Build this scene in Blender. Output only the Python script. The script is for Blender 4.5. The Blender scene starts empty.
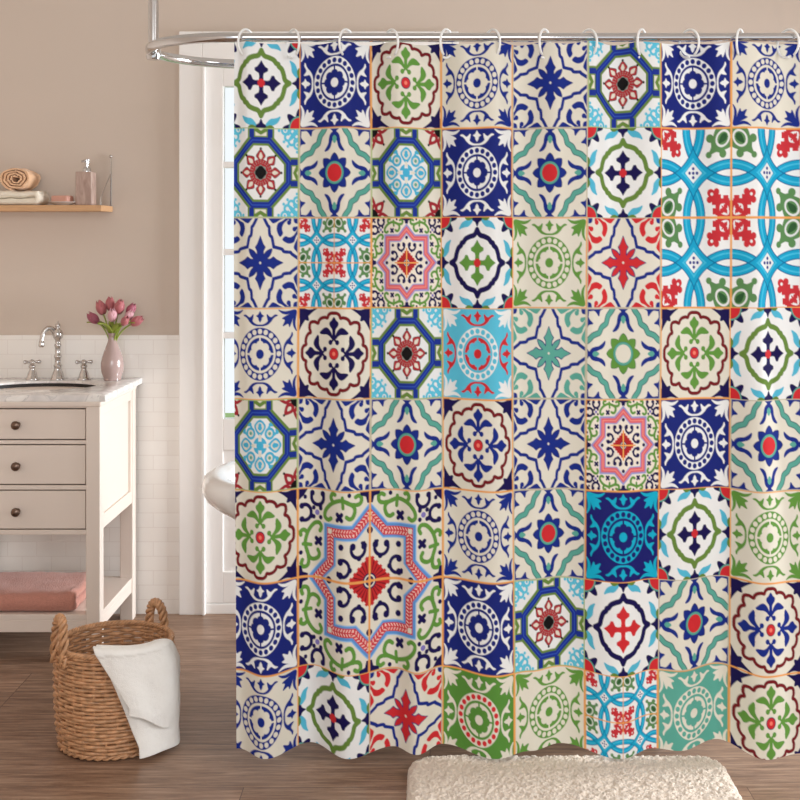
import bpy, bmesh, math, random
import numpy as np
from mathutils import Vector, Matrix, noise as mnoise

random.seed(7)
rng = np.random.default_rng(11)
C = bpy.context.scene.collection
PI = math.pi
SC = bpy.context.scene
SC.view_settings.view_transform = 'Standard'
SC.view_settings.look = 'None'
SC.view_settings.gamma = 1
SC.view_settings.use_curve_mapping = False
SC.view_settings.exposure = 0.10

# ------------------------------------------------------------------ colours
def s2l(c):
    c = np.asarray(c, dtype=float) / 255.0
    return np.where(c <= 0.04045, c / 12.92, ((c + 0.055) / 1.055) ** 2.4)
def L(r, g, b):
    v = s2l((r, g, b)); return (float(v[0]), float(v[1]), float(v[2]), 1.0)

# ------------------------------------------------------------------ materials
def new_mat(name):
    m = bpy.data.materials.new(name); m.use_nodes = True
    nt = m.node_tree
    return m, nt, nt.nodes['Principled BSDF'], nt.nodes, nt.links

def mat(name, col, rough=0.5, metal=0.0, var=0.0, vscale=6.0, bump=0.0, bscale=200.0, stretch=(1, 1, 1), coat=0.0,
        sheen=0.0, spec=0.5, detail=4.0, bdist=0.002):
    m, nt, p, N, K = new_mat(name)
    p.inputs['Roughness'].default_value = rough
    p.inputs['Metallic'].default_value = metal
    p.inputs['Coat Weight'].default_value = coat
    p.inputs['Sheen Weight'].default_value = sheen
    p.inputs['Specular IOR Level'].default_value = spec
    tc = N.new('ShaderNodeTexCoord'); mp = N.new('ShaderNodeMapping')
    mp.inputs['Scale'].default_value = stretch
    K.new(tc.outputs['Object'], mp.inputs['Vector'])
    nz = N.new('ShaderNodeTexNoise'); nz.inputs['Scale'].default_value = vscale; nz.inputs['Detail'].default_value = detail
    K.new(mp.outputs['Vector'], nz.inputs['Vector'])
    mx = N.new('ShaderNodeMix'); mx.data_type = 'RGBA'
    c = np.array(col[:3])
    mx.inputs['A'].default_value = (*np.clip(c * (1 - var), 0, 1), 1)
    mx.inputs['B'].default_value = (*np.clip(c * (1 + var), 0, 1), 1)
    K.new(nz.outputs['Fac'], mx.inputs['Factor'])
    K.new(mx.outputs['Result'], p.inputs['Base Color'])
    if bump:
        nb = N.new('ShaderNodeTexNoise'); nb.inputs['Scale'].default_value = bscale; nb.inputs['Detail'].default_value = 3
        K.new(mp.outputs['Vector'], nb.inputs['Vector'])
        b = N.new('ShaderNodeBump'); b.inputs['Strength'].default_value = bump; b.inputs['Distance'].default_value = bdist
        K.new(nb.outputs['Fac'], b.inputs['Height']); K.new(b.outputs['Normal'], p.inputs['Normal'])
    return m

M = {}
M['wall'] = mat('beige_wall_paint', L(208, 192, 178), 0.85, var=0.025, vscale=1.7, bump=0.06, bscale=90)
M['ceiling'] = mat('white_ceiling_paint', L(240, 236, 230), 0.9, var=0.01)
M['trim'] = mat('white_trim_paint', L(245, 241, 237), 0.45, var=0.01, vscale=3)
M['vanity'] = mat('cream_lacquer', L(230, 216, 204), 0.42, var=0.015, vscale=5, bump=0.03, bscale=40, stretch=(1, 1, .15))
M['chrome'] = mat('polished_chrome', (0.64, 0.64, 0.65, 1), 0.10, 1.0, var=0.02)
M['nickel'] = mat('aged_nickel', (0.60, 0.57, 0.55, 1), 0.2, 1.0, var=0.15, vscale=60)
M['bronze'] = mat('pewter_knob_metal', L(112, 92, 80), 0.3, 1.0, var=0.15, vscale=80)
M['basin'] = mat('dark_basin', L(30, 22, 19), 0.6, 0.0, var=0.2, vscale=30)  # one dark brown tone over the whole bowl
M['porcelain'] = mat('white_porcelain', L(240, 238, 235), 0.12, coat=0.5, var=0.005)
M['plastic'] = mat('white_ring_plastic', L(244, 244, 242), 0.3, var=0.01)
M['vase'] = mat('mauve_ceramic_glaze', L(178, 153, 147), 0.13, var=0.06, vscale=40, coat=0.6)
M['shelf'] = mat('oak_shelf_wood', L(206, 160, 116), 0.5, var=0.22, vscale=12, stretch=(1.5, 14, 14), bump=0.08, bscale=30)
M['steel'] = mat('satin_steel_wire', (0.62, 0.60, 0.58, 1), 0.25, 1.0, var=0.03)
M['soap'] = mat('pink_soap', L(214, 160, 142), 0.5, var=0.03, vscale=30)
M['dish'] = mat('glazed_soap_dish', L(236, 228, 222), 0.2, coat=0.4, var=0.02)
M['white_terry'] = mat('white_terry_cloth', L(243, 240, 234), 0.95, var=0.03, vscale=120, bump=0.6, bscale=420, sheen=0.2, spec=0.1)
M['cream_terry'] = mat('cream_terry_cloth', L(240, 230, 212), 0.95, var=0.05, vscale=90, bump=0.8, bscale=260, sheen=0.2, spec=0.1)
M['tan_terry'] = mat('tan_terry_cloth', L(232, 188, 150), 0.95, var=0.10, vscale=90, bump=0.8, bscale=260, sheen=0.2, spec=0.1)
M['pink_terry'] = mat('dusty_pink_terry', L(200, 140, 124), 0.95, var=0.16, vscale=150, bump=0.9, bscale=260, sheen=0.3, spec=0.1, bdist=0.004)
M['rug'] = mat('cream_shag_wool', L(224, 208, 191), 0.95, var=0.12, vscale=140, bump=0.7, bscale=300, sheen=0.3, spec=0.1, bdist=0.003)
M['stem'] = mat('tulip_stem_green', L(142, 158, 62), 0.5, var=0.15, vscale=30)
M['leaf'] = mat('tulip_leaf_green', L(136, 148, 52), 0.45, var=0.3, vscale=40, stretch=(1, 1, .3))
M['petal'] = mat('tulip_petal_pink', L(180, 100, 104), 0.5, var=0.22, vscale=55, stretch=(1, 1, .35), sheen=0.2)
M['petal_pale'] = mat('tulip_petal_pale_pink', L(214, 160, 168), 0.5, var=0.14, vscale=55, stretch=(1, 1, .35), sheen=0.2)
M['petal_plum'] = mat('tulip_petal_plum', L(160, 82, 100), 0.5, var=0.2, vscale=55, stretch=(1, 1, .35), sheen=0.2)
M['wick'] = mat('golden_wicker', L(196, 148, 108), 0.38, var=0.75, vscale=60, bump=0.15, bscale=300, detail=6)
M['wick_light'] = mat('pale_wicker', L(218, 188, 150), 0.45, var=0.28, vscale=40, bump=0.15, bscale=300)
M['lawn'] = mat('garden_grass', L(150, 180, 110), 0.9, var=0.25, vscale=9)

def stone_mat():
    m, nt, p, N, K = new_mat('rose_stone')
    p.inputs['Roughness'].default_value = 0.45
    tc = N.new('ShaderNodeTexCoord'); mp = N.new('ShaderNodeMapping'); mp.inputs['Scale'].default_value = (30, 30, 7)
    w = N.new('ShaderNodeTexNoise'); w.inputs['Scale'].default_value = 1.6; w.inputs['Detail'].default_value = 7; w.inputs['Distortion'].default_value = 1.2
    r = N.new('ShaderNodeValToRGB')
    r.color_ramp.elements[0].position = 0.3; r.color_ramp.elements[0].color = L(158, 128, 116)
    r.color_ramp.elements[1].position = 0.72; r.color_ramp.elements[1].color = L(206, 182, 168)
    K.new(tc.outputs['Object'], mp.inputs['Vector']); K.new(mp.outputs['Vector'], w.inputs['Vector'])
    K.new(w.outputs['Fac'], r.inputs['Fac']); K.new(r.outputs['Color'], p.inputs['Base Color'])
    return m
M['stone'] = stone_mat()

def marble_mat():
    m, nt, p, N, K = new_mat('white_carrara_marble')
    p.inputs['Roughness'].default_value = 0.18
    tc = N.new('ShaderNodeTexCoord')
    n1 = N.new('ShaderNodeTexNoise'); n1.inputs['Scale'].default_value = 9; n1.inputs['Detail'].default_value = 9; n1.inputs['Distortion'].default_value = 1.6
    r = N.new('ShaderNodeValToRGB'); e = r.color_ramp.elements
    e[0].position = 0.30; e[0].color = L(214, 209, 206)
    e[1].position = 0.60; e[1].color = L(243, 239, 234)
    e2 = r.color_ramp.elements.new(0.47); e2.color = L(228, 222, 218)
    e3 = r.color_ramp.elements.new(0.495); e3.color = L(204, 199, 197)
    e4 = r.color_ramp.elements.new(0.52); e4.color = L(236, 231, 226)
    K.new(tc.outputs['Object'], n1.inputs['Vector']); K.new(n1.outputs['Fac'], r.inputs['Fac']); K.new(r.outputs['Color'], p.inputs['Base Color'])
    return m
M['marble'] = marble_mat()

def tile_mat():
    m, nt, p, N, K = new_mat('white_subway_tile')
    p.inputs['Roughness'].default_value = 0.22
    tc = N.new('ShaderNodeTexCoord'); sp = N.new('ShaderNodeSeparateXYZ'); cb = N.new('ShaderNodeCombineXYZ')
    K.new(tc.outputs['Object'], sp.inputs[0]); K.new(sp.outputs['X'], cb.inputs['X']); K.new(sp.outputs['Z'], cb.inputs['Y'])
    b = N.new('ShaderNodeTexBrick')
    b.inputs['Scale'].default_value = 1.0; b.inputs['Brick Width'].default_value = 0.106; b.inputs['Row Height'].default_value = 0.0525
    b.inputs['Mortar Size'].default_value = 0.0014; b.inputs['Mortar Smooth'].default_value = 0.4
    b.inputs['Color1'].default_value = L(247, 242, 236); b.inputs['Color2'].default_value = L(243, 237, 230); b.inputs['Mortar'].default_value = L(234, 226, 219)
    K.new(cb.outputs[0], b.inputs['Vector']); K.new(b.outputs['Color'], p.inputs['Base Color'])
    bu = N.new('ShaderNodeBump'); bu.inputs['Strength'].default_value = 0.09; bu.inputs['Distance'].default_value = 0.002; bu.invert = True
    K.new(b.outputs['Fac'], bu.inputs['Height']); K.new(bu.outputs['Normal'], p.inputs['Normal'])
    return m
M['tile'] = tile_mat()

def floor_mat():
    m, nt, p, N, K = new_mat('walnut_plank_floor')
    tc = N.new('ShaderNodeTexCoord')
    b = N.new('ShaderNodeTexBrick'); b.offset = 0.37; b.offset_frequency = 3
    b.inputs['Scale'].default_value = 1.0; b.inputs['Brick Width'].default_value = 1.25; b.inputs['Row Height'].default_value = 0.165
    b.inputs['Mortar Size'].default_value = 0.0012; b.inputs['Mortar Smooth'].default_value = 0.2
    b.inputs['Color1'].default_value = (0, 0, 0, 1); b.inputs['Color2'].default_value = (1, 1, 1, 1); b.inputs['Mortar'].default_value = (.5, .5, .5, 1)
    K.new(tc.outputs['Object'], b.inputs['Vector'])
    mp = N.new('ShaderNodeMapping'); mp.inputs['Scale'].default_value = (2.2, 30, 1)
    ad = N.new('ShaderNodeVectorMath'); ad.operation = 'ADD'
    sc = N.new('ShaderNodeVectorMath'); sc.operation = 'SCALE'; sc.inputs['Scale'].default_value = 3.0
    K.new(b.outputs['Color'], sc.inputs[0]); K.new(tc.outputs['Object'], ad.inputs[0]); K.new(sc.outputs[0], ad.inputs[1]); K.new(ad.outputs[0], mp.inputs['Vector'])
    g = N.new('ShaderNodeTexNoise'); g.inputs['Scale'].default_value = 2.2; g.inputs['Detail'].default_value = 9; g.inputs['Roughness'].default_value = 0.72; g.inputs['Distortion'].default_value = 0.5
    K.new(mp.outputs['Vector'], g.inputs['Vector'])
    r = N.new('ShaderNodeValToRGB'); e = r.color_ramp.elements
    e[0].position = 0.30; e[0].color = L(92, 68, 54)
    e[1].position = 0.70; e[1].color = L(184, 154, 130)
    e2 = e.new(0.5); e2.color = L(142, 112, 91)
    K.new(g.outputs['Fac'], r.inputs['Fac'])
    hv = N.new('ShaderNodeHueSaturation')
    mr = N.new('ShaderNodeMapRange'); mr.inputs['To Min'].default_value = 0.80; mr.inputs['To Max'].default_value = 1.12
    K.new(b.outputs['Color'], mr.inputs['Value']); K.new(mr.outputs['Result'], hv.inputs['Value']); K.new(r.outputs['Color'], hv.inputs['Color'])
    mx = N.new('ShaderNodeMix'); mx.data_type = 'RGBA'; mx.inputs['B'].default_value = L(84, 62, 50)
    K.new(b.outputs['Fac'], mx.inputs['Factor']); K.new(hv.outputs['Color'], mx.inputs['A']); K.new(mx.outputs['Result'], p.inputs['Base Color'])
    p.inputs['Roughness'].default_value = 0.42
    bu = N.new('ShaderNodeBump'); bu.inputs['Strength'].default_value = 0.12; bu.inputs['Distance'].default_value = 0.003
    K.new(g.outputs['Fac'], bu.inputs['Height']); K.new(bu.outputs['Normal'], p.inputs['Normal'])
    return m
M['floor'] = floor_mat()

def glass_mat():
    m, nt, p, N, K = new_mat('clear_window_glass')
    p.inputs['Base Color'].default_value = (0.97, 0.99, 1, 1)
    p.inputs['Transmission Weight'].default_value = 1.0; p.inputs['Roughness'].default_value = 0.0; p.inputs['IOR'].default_value = 1.1
    return m
M['glass'] = glass_mat()

def print_mat():
    m, nt, p, N, K = new_mat('printed_polyester')
    a = N.new('ShaderNodeAttribute'); a.attribute_name = 'print'
    K.new(a.outputs['Color'], p.inputs['Base Color'])
    p.inputs['Roughness'].default_value = 0.6; p.inputs['Specular IOR Level'].default_value = 0.12
    tc = N.new('ShaderNodeTexCoord')
    nb = N.new('ShaderNodeTexNoise'); nb.inputs['Scale'].default_value = 900
    b = N.new('ShaderNodeBump'); b.inputs['Strength'].default_value = 0.05; b.inputs['Distance'].default_value = 0.0005
    K.new(tc.outputs['Object'], nb.inputs['Vector']); K.new(nb.outputs['Fac'], b.inputs['Height']); K.new(b.outputs['Normal'], p.inputs['Normal'])
    return m
M['print'] = print_mat()

# ------------------------------------------------------------------ object helpers
class MB:
    def __init__(self): self.v = []; self.f = []
    def add(self, vs, fs):
        o = len(self.v); self.v += [tuple(p) for p in vs]; self.f += [tuple(i + o for i in q) for q in fs]; return self
    def box(self, x0, x1, y0, y1, z0, z1):
        vs = [(x, y, z) for z in (z0, z1) for y in (y0, y1) for x in (x0, x1)]
        return self.add(vs, [(0, 2, 3, 1), (4, 5, 7, 6), (0, 1, 5, 4), (2, 6, 7, 3), (0, 4, 6, 2), (1, 3, 7, 5)])
    def grid(self, P, closed_u=False, closed_v=False):
        n, m = len(P), len(P[0]); vs = [p for row in P for p in row]; fs = []
        for i in range(n if closed_u else n - 1):
            for j in range(m if closed_v else m - 1):
                a, b = i, (i + 1) % n; c, d = j, (j + 1) % m
                fs.append((a * m + c, b * m + c, b * m + d, a * m + d))
        return self.add(vs, fs)
    def lathe(self, prof, cx=0, cy=0, n=32, sx=1, sy=1):
        rows = [[(cx + r * sx * math.cos(2 * PI * k / n), cy + r * sy * math.sin(2 * PI * k / n), z) for k in range(n)] for r, z in prof]
        self.grid(rows, False, True)
        o = len(self.v) - n * len(prof)
        if prof[0][0] > 1e-6: self.f.append(tuple(o + k for k in range(n))[::-1])
        e = len(self.v) - n
        if prof[-1][0] > 1e-6: self.f.append(tuple(e + k for k in range(n)))
        return self
    def tube(self, pts, rad, n=8, closed=False, caps=True):
        pts = [Vector(p) for p in pts]; m = len(pts)
        rads = rad if isinstance(rad, (list, tuple)) else [rad] * m
        rows = []; ref = None
        for i, p in enumerate(pts):
            a = pts[(i - 1) % m] if (closed or i > 0) else p
            b = pts[(i + 1) % m] if (closed or i < m - 1) else p
            t = (b - a).normalized()
            if ref is None:
                ref = Vector((0, 0, 1)) if abs(t.z) < 0.9 else Vector((1, 0, 0))
            u = (ref - t * ref.dot(t))
            if u.length < 1e-6: u = t.orthogonal()
            u.normalize(); w = t.cross(u); ref = u
            rows.append([p + (u * math.cos(2 * PI * k / n) + w * math.sin(2 * PI * k / n)) * rads[i] for k in range(n)])
        self.grid(rows, closed, True)
        if caps and not closed:
            o = len(self.v) - n * m
            self.f.append(tuple(o + k for k in range(n))[::-1]); e = len(self.v) - n
            self.f.append(tuple(e + k for k in range(n)))
        return self
    def sphere(self, c, r, n=16, sx=1, sy=1, sz=1):
        prof = []
        rows = []
        for i in range(n // 2 + 1):
            a = -PI / 2 + PI * i / (n // 2)
            rr = max(math.cos(a), 1e-4)
            rows.append([(c[0] + r * sx * rr * math.cos(2 * PI * k / n), c[1] + r * sy * rr * math.sin(2 * PI * k / n), c[2] + r * sz * math.sin(a)) for k in range(n)])
        return self.grid(rows, False, True)
    def build(self, name, m, parent=None, smooth=True, bevel=0.0, seg=2, angle=35):
        me = bpy.data.meshes.new(name); me.from_pydata(self.v, [], self.f); me.update()
        bm = bmesh.new(); bm.from_mesh(me)
        bmesh.ops.recalc_face_normals(bm, faces=bm.faces); bm.to_mesh(me); bm.free()
        o = bpy.data.objects.new(name, me); C.objects.link(o)
        me.materials.append(m)
        if bevel:
            b = o.modifiers.new('bevel', 'BEVEL'); b.width = bevel; b.segments = seg; b.limit_method = 'ANGLE'; b.angle_limit = math.radians(30)
        if smooth:
            me.polygons.foreach_set('use_smooth', [True] * len(me.polygons))
            me.set_sharp_from_angle(angle=math.radians(angle)) if hasattr(me, 'set_sharp_from_angle') else None
        if parent is not None:
            o.parent = parent
            o.matrix_parent_inverse = Matrix.Translation(-Vector(parent.location))
        return o

def tag(o, label, cat, group=None, kind=None):
    o['label'] = label; o['category'] = cat
    if group: o['group'] = group
    if kind: o['kind'] = kind
    return o
def thing(name, label, cat, loc, group=None):
    o = bpy.data.objects.new(name, None); C.objects.link(o); o.location = loc; o.empty_display_size = 0.05
    return tag(o, label, cat, group)
def struct(o, label=None, cat=None):
    o['kind'] = 'structure'
    if label: o['label'] = label
    if cat: o['category'] = cat
    return o

# ------------------------------------------------------------------ camera
H = 1.357; F = 1262.0; CX, CY = 430.0, 241.0
cam = bpy.data.cameras.new('camera'); co = bpy.data.objects.new('camera', cam); C.objects.link(co)
co.location = (0, 0, H); co.rotation_euler = (PI / 2, 0, 0)
cam.sensor_width = 36; cam.lens = F / 800 * 36
cam.shift_x = (400 - CX) / 800.0
cam.shift_y = -(400 - CY) / 800.0
cam.clip_start = 0.05
SC.camera = co

# ------------------------------------------------------------------ room shell
WY = 4.60; LX = -1.78; RX = 3.0; FY = -1.2; CZ = 2.5
DX0, DX1, DTOP = -0.815, 0.02, 1.995
fl = MB().box(LX - .1, RX + .1, FY, WY + .1, -0.05, 0).build('floor', M['floor'], smooth=False)
struct(fl, 'brown wood plank floor running across the bathroom', 'floor')
wb = MB()
wb.box(LX - .1, DX0, WY, WY + .1, 0, CZ); wb.box(DX1, RX + .1, WY, WY + .1, 0, CZ); wb.box(DX0, DX1, WY, WY + .1, DTOP, CZ)
struct(wb.build('wall_back', M['wall'], smooth=False), 'warm beige painted wall behind the vanity and the curtain', 'wall')
struct(MB().box(LX - .1, LX, FY, WY, 0, CZ).build('wall_left', M['wall'], smooth=False), 'beige painted side wall beyond the vanity', 'wall')
# right wall with the daylight window opening
WZ0, WZ1, WY0, WY1 = 0.4, 1.9, 3.34, 4.5
wr = MB(); wr.box(RX, RX + .1, FY, WY0, 0, CZ); wr.box(RX, RX + .1, WY1, WY, 0, CZ); wr.box(RX, RX + .1, WY0, WY1, 0, WZ0); wr.box(RX, RX + .1, WY0, WY1, WZ1, CZ)
struct(wr.build('wall_right', M['wall'], smooth=False), 'beige side wall with the window opening', 'wall')
struct(MB().box(LX - .1, RX + .1, FY, WY + .1, CZ, CZ + .05).build('ceiling', M['ceiling'], smooth=False), 'plain white ceiling above the bathroom', 'ceiling')
# wainscot of tiles
TZ = 1.357 - (335 - CY) / 274.4
struct(MB().box(LX, DX0 - .096, WY - .008, WY, 0, TZ).build('wall_back_tiling', M['tile'], smooth=False), 'white subway tile wainscot below the beige wall', 'tiled wall')
# door casing
t = MB()
CT = 2.118
t.box(DX0 - .096, DX0 - .012, WY - .022, WY, 0, CT)
t.box(DX0 - .012, DX0, WY - .03, WY + .1, 0, CT - .118)
t.box(DX1, DX1 + .084, WY - .022, WY, 0, CT)
t.box(DX0 - .012, DX1, WY - .022, WY, DTOP + .012, CT)
t.box(DX0 - .0, DX1, WY - .03, WY + .1, DTOP, DTOP + .012)
struct(t.build('trim_1', M['trim'], smooth=False, bevel=.003), 'wide white flat casing around the glazed door', 'door casing')
# glazed door
d = bpy.data.objects.new('door_1', None); C.objects.link(d); d.location = (DX0, WY + .03, 0); struct(d, 'white door with a column of glass panes above a lower panel', 'door')
DY0, DY1 = WY - .008, WY + .04
def dz(py): return H - (py - CY) * (WY + .02) / F
f = MB()
gx0, gx1 = -.753, -.055
f.box(DX0, gx0, DY0, DY1, .04, DTOP); f.box(gx1, DX1, DY0, DY1, .04, DTOP)
gz = [dz(87), dz(418)]
f.box(gx0, gx1, DY0, DY1, gz[0], DTOP)
f.box(gx0, gx1, DY0, DY1, dz(449), gz[1])
f.box(gx0, gx1, DY0, DY1, .04, dz(570))
f.build('door_frame', M['trim'], d, smooth=False, bevel=.002)
MB().box(gx0, gx1, DY0 + .008, DY1 - .008, dz(570), dz(449)).build('door_panel', M['trim'], d, smooth=False)
rows_y = [165, 252, 335]
g = MB()
for py in rows_y: g.box(gx0, gx1, DY0 + .004, DY1 - .004, dz(py + 3), dz(py - 3))
xm = (gx0 + gx1) / 2
for xx in (gx0 + (gx1 - gx0) / 3, gx0 + 2 * (gx1 - gx0) / 3): g.box(xx - .011, xx + .011, DY0 + .004, DY1 - .004, gz[1], gz[0])
g.build('glazing_bar', M['trim'], d, smooth=False, bevel=.002)
MB().box(gx0, gx1, WY + .014, WY + .018, gz[1], gz[0]).build('glass_pane', M['glass'], d, smooth=False)
MB().box(DX0, DX1, WY - .012, WY + .1, 0, .038).build('threshold', M['trim'], d, smooth=False, bevel=.003)
struct(MB().box(-6, 6, WY + .3, 10.4, -.12, -.06).build('ground_outside', M['lawn'], smooth=False), 'green lawn seen through the door glass', 'lawn')

# ------------------------------------------------------------------ vanity
VX0, VX1, VF, VB = -1.613, -1.063, 4.066, 4.56
van = thing('bathroom_vanity', 'cream three-drawer vanity with marble top and open lower shelf against the tiled wall', 'vanity', ((VX0 + VX1) / 2, (VF + VB) / 2, 0))
LW = .046; VT = .84; VZ = .41
for x0 in (VX0, VX1 - LW):
    for y0 in (VF, VB - LW):
        MB().box(x0, x0 + LW, y0, y0 + LW, 0, VT).build('leg', M['vanity'], van, smooth=False, bevel=.0025)
for (xa, xb, sgn) in ((VX0 + .012, VX0 + .03, -1), (VX1 - .03, VX1 - .012, 1)):
    sp = MB().box(xa, xb, VF + LW, VB - LW, VZ + .01, VT)
    xo0, xo1 = (xa - .009, xa) if sgn < 0 else (xb, xb + .009)
    sp.box(xo0, xo1, VF + LW, VB - LW, VZ + .01, VZ + .055); sp.box(xo0, xo1, VF + LW, VB - LW, VT - .05, VT)
    sp.box(xo0, xo1, VB - LW - .018, VB - LW, VZ + .055, VT - .05); sp.box(xo0, xo1, VF + LW, VF + LW + .018, VZ + .055, VT - .05)
    sp.build('side_panel', M['vanity'], van, smooth=False, bevel=.0012)
DXL, DXR = VX0 + LW + .002, VX1 - LW - .002
DR = [(.815, .717), (.699, .572), (.552, .428)]
ff = MB()
for za, zb in ((VT, .818), (.714, .702), (.569, .555), (.425, VZ)):
    ff.box(VX0 + LW, VX1 - LW, VF + .004, VF + .03, zb, za)
ff.build('face_frame', M['vanity'], van, smooth=False, bevel=.001)
MB().box(VX0 + LW, VX1 - LW, VB - .03, VB - .012, VZ, VT).build('back_panel', M['vanity'], van, smooth=False)
MB().box(VX0 + LW, VX1 - LW, VF + .03, VB - .03, VZ, VZ + .012).build('bottom_panel', M['vanity'], van, smooth=False)
MB().box(VX0 - .004, VX1 + .004, VF - .006, VB, VT - .017, VT).build('top_moulding', M['vanity'], van, smooth=False, bevel=.004)
vcx = (VX0 + VX1) / 2
KZ = (.765, .633, .486)
for (za, zb), kz in zip(DR, KZ):
    dr = MB().box(DXL + .001, DXR - .001, VF + .005, VF + .024, zb + .001, za - .001)
    dr.box(DXL + .02, DXR - .02, VF + .024, VF + .3, zb + .008, za - .012)
    dro = dr.build('drawer', M['vanity'], van, smooth=False, bevel=.0015)
    k = MB()
    prof = [(0.0001, 0), (.009, .0), (.0085, .003), (.005, .006), (.005, .012), (.010, .016), (.0142, .021), (.0145, .025), (.012, .030), (.006, .033), (.0001, .0335)]
    rows = [[(vcx + .008 + r * math.cos(2 * PI * j / 24), VF + .005 - z, kz + r * math.sin(2 * PI * j / 24)) for j in range(24)] for r, z in prof]
    k.grid(rows, False, True)
    ko = k.build('knob', M['bronze'], None); ko.parent = dro
    ko['label'] = 'round pewter knob'
SH0, SH1 = .095, .152
s = MB().box(VX0 + .004, VX1 - .004, VF + .004, VB - .004 - .02, SH1 - .018, SH1)
s.box(VX0 + LW, VX1 - LW, VF + .004, VF + .022, SH0, SH1 - .018); s.box(VX1 - .026, VX1 - .004, VF + LW, VB - LW, SH0 + .005, SH1 - .018); s.box(VX0 + .004, VX0 + .026, VF + LW, VB - LW, SH0 + .005, SH1 - .018)
s.build('shelf', M['vanity'], van, smooth=False, bevel=.0015)
# marble top with oval hole
TX0, TX1, TY0, TY1, TZ0, TZ1 = VX0 - .0165, VX1 + .0165, 4.062, 4.591, VT, .860
scx, scy, sa, sb = vcx, 4.352, .19, .135
n = 96
ell = [(scx + sa * math.cos(2 * PI * k / n), scy + sb * math.sin(2 * PI * k / n)) for k in range(n)]
def on_rect(k):
    a = 2 * PI * k / n; dx, dy = math.cos(a), math.sin(a); ts = []
    if dx > 1e-9: ts.append((TX1 - scx) / dx)
    if dx < -1e-9: ts.append((TX0 - scx) / dx)
    if dy > 1e-9: ts.append((TY1 - scy) / dy)
    if dy < -1e-9: ts.append((TY0 - scy) / dy)
    tt = min(ts); return (scx + dx * tt, scy + dy * tt)
rect = [on_rect(k) for k in range(n)]
for cxx in (TX0, TX1):
    for cyy in (TY0, TY1):
        j = min(range(n), key=lambda k: (rect[k][0] - cxx) ** 2 + (rect[k][1] - cyy) ** 2); rect[j] = (cxx, cyy)
ct = MB()
e = .0025
loops = [[(scx + (x - scx) * 1.03, scy + (y - scy) * 1.03, TZ0) for x, y in ell], [(x, y, TZ1 - .008) for x, y in ell], [(x, y, TZ1 - e) for x, y in ell],
         [(scx + (x - scx) * 1.015, scy + (y - scy) * 1.015, TZ1) for x, y in ell],
         [(scx + (x - scx) * .99, scy + (y - scy) * .99, TZ1) for x, y in rect], [(x, y, TZ1 - e) for x, y in rect], [(x, y, TZ0) for x, y in rect]]
ct.grid(loops, True, True)
cto = ct.build('countertop', M['marble'], van, angle=50); cto['label'] = 'white grey-veined marble countertop'
bs = MB(); rows = []
for i in range(15):
    a = (PI / 2) * i / 14
    r = math.cos(a) * .995 + .02 * (i == 14); rows.append([(scx + sa * max(r, .06) * math.cos(2 * PI * k / 64), scy + sb * max(r, .06) * math.sin(2 * PI * k / 64), TZ1 - .0085 - .14 * math.sin(a)) for k in range(64)])
rows.append([(scx + .0001 * math.cos(2 * PI * k / 64), scy + .0001 * math.sin(2 * PI * k / 64), TZ1 - .149) for k in range(64)])
bs.grid(rows, False, True); bso = bs.build('sink_basin', M['basin'], van); bso['label'] = 'dark oval undermounted sink basin'

# ------------------------------------------------------------------ faucet
fx, fy, fz = -1.336, 4.53, .8605
fa = thing('faucet', 'ornate nickel gooseneck faucet with two cross handles behind the oval sink', 'faucet', (fx, fy, fz))
pr = [(.0225, 0), (.0225, .004), (.0195, .008), (.019, .011), (.0165, .02), (.0125, .032), (.0105, .043), (.0125, .047), (.0125, .051), (.0095, .055), (.0088, .075), (.0115, .08), (.0115, .085), (.0085, .09),
      (.0082, .115), (.0105, .120), (.0105, .125), (.008, .13), (.008, .142), (.0135, .148), (.0155, .158), (.0155, .166), (.0125, .175), (.008, .180), (.006, .184), (.0078, .19), (.0075, .197), (.003, .203), (.002, .209), (.0001, .2105)]
MB().lathe([(r * 1.18, fz + z) for r, z in pr], fx, fy, 24).build('faucet_column', M['nickel'], fa, angle=50)
sp = []
for i in range(25):
    tt = i / 24
    a = PI * tt
    sp.append((fx - .010 - .019 * (1 - math.cos(a)) - .0, fy - .028 * tt, fz + .160 + .030 * math.sin(a) - (.012 * tt)))
sp += [(sp[-1][0] - .001, sp[-1][1] - .002, fz + .140), (sp[-1][0] - .001, sp[-1][1] - .003, fz + .130)]
rd = [.0102 - .0026 * i / (len(sp) - 1) for i in range(len(sp))]
so = MB().tube(sp, rd, 14)
ex, ey = sp[-1][0], sp[-1][1]
so.lathe([(.0068, fz + .142), (.0090, fz + .138), (.0105, fz + .128), (.0105, fz + .122), (.0085, fz + .118), (.0001, fz + .118)], ex, ey, 20)
so.build('spout', M['nickel'], fa, angle=50)
for hx in (-1.428, -1.242):
    h = MB().lathe([(r * 1.15, fz + z) for r, z in ((.021, 0), (.021, .004), (.017, .008), (.0155, .012), (.0135, .022), (.009, .034), (.008, .040), (.0105, .044), (.0105, .048), (.007, .052), (.0075, .058), (.0095, .062), (.008, .067), (.004, .070), (.0001, .0705))], hx, fy, 22)
    ho = h.build('valve_handle', M['nickel'], fa, angle=50)
    c = MB()
    for k in range(4):
        a = k * PI / 2 + .35
        dx, dy = math.cos(a), math.sin(a)
        ptsx = [(hx + dx * q, fy + dy * q, fz + .0625) for q in (.006, .012, .018, .024, .029, .031)]
        c.tube(ptsx, [.0048, .0043, .0054, .0074, .0060, .002], 10)
    cc = c.build('cross_handle', M['nickel'], None); cc.parent = ho

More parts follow.
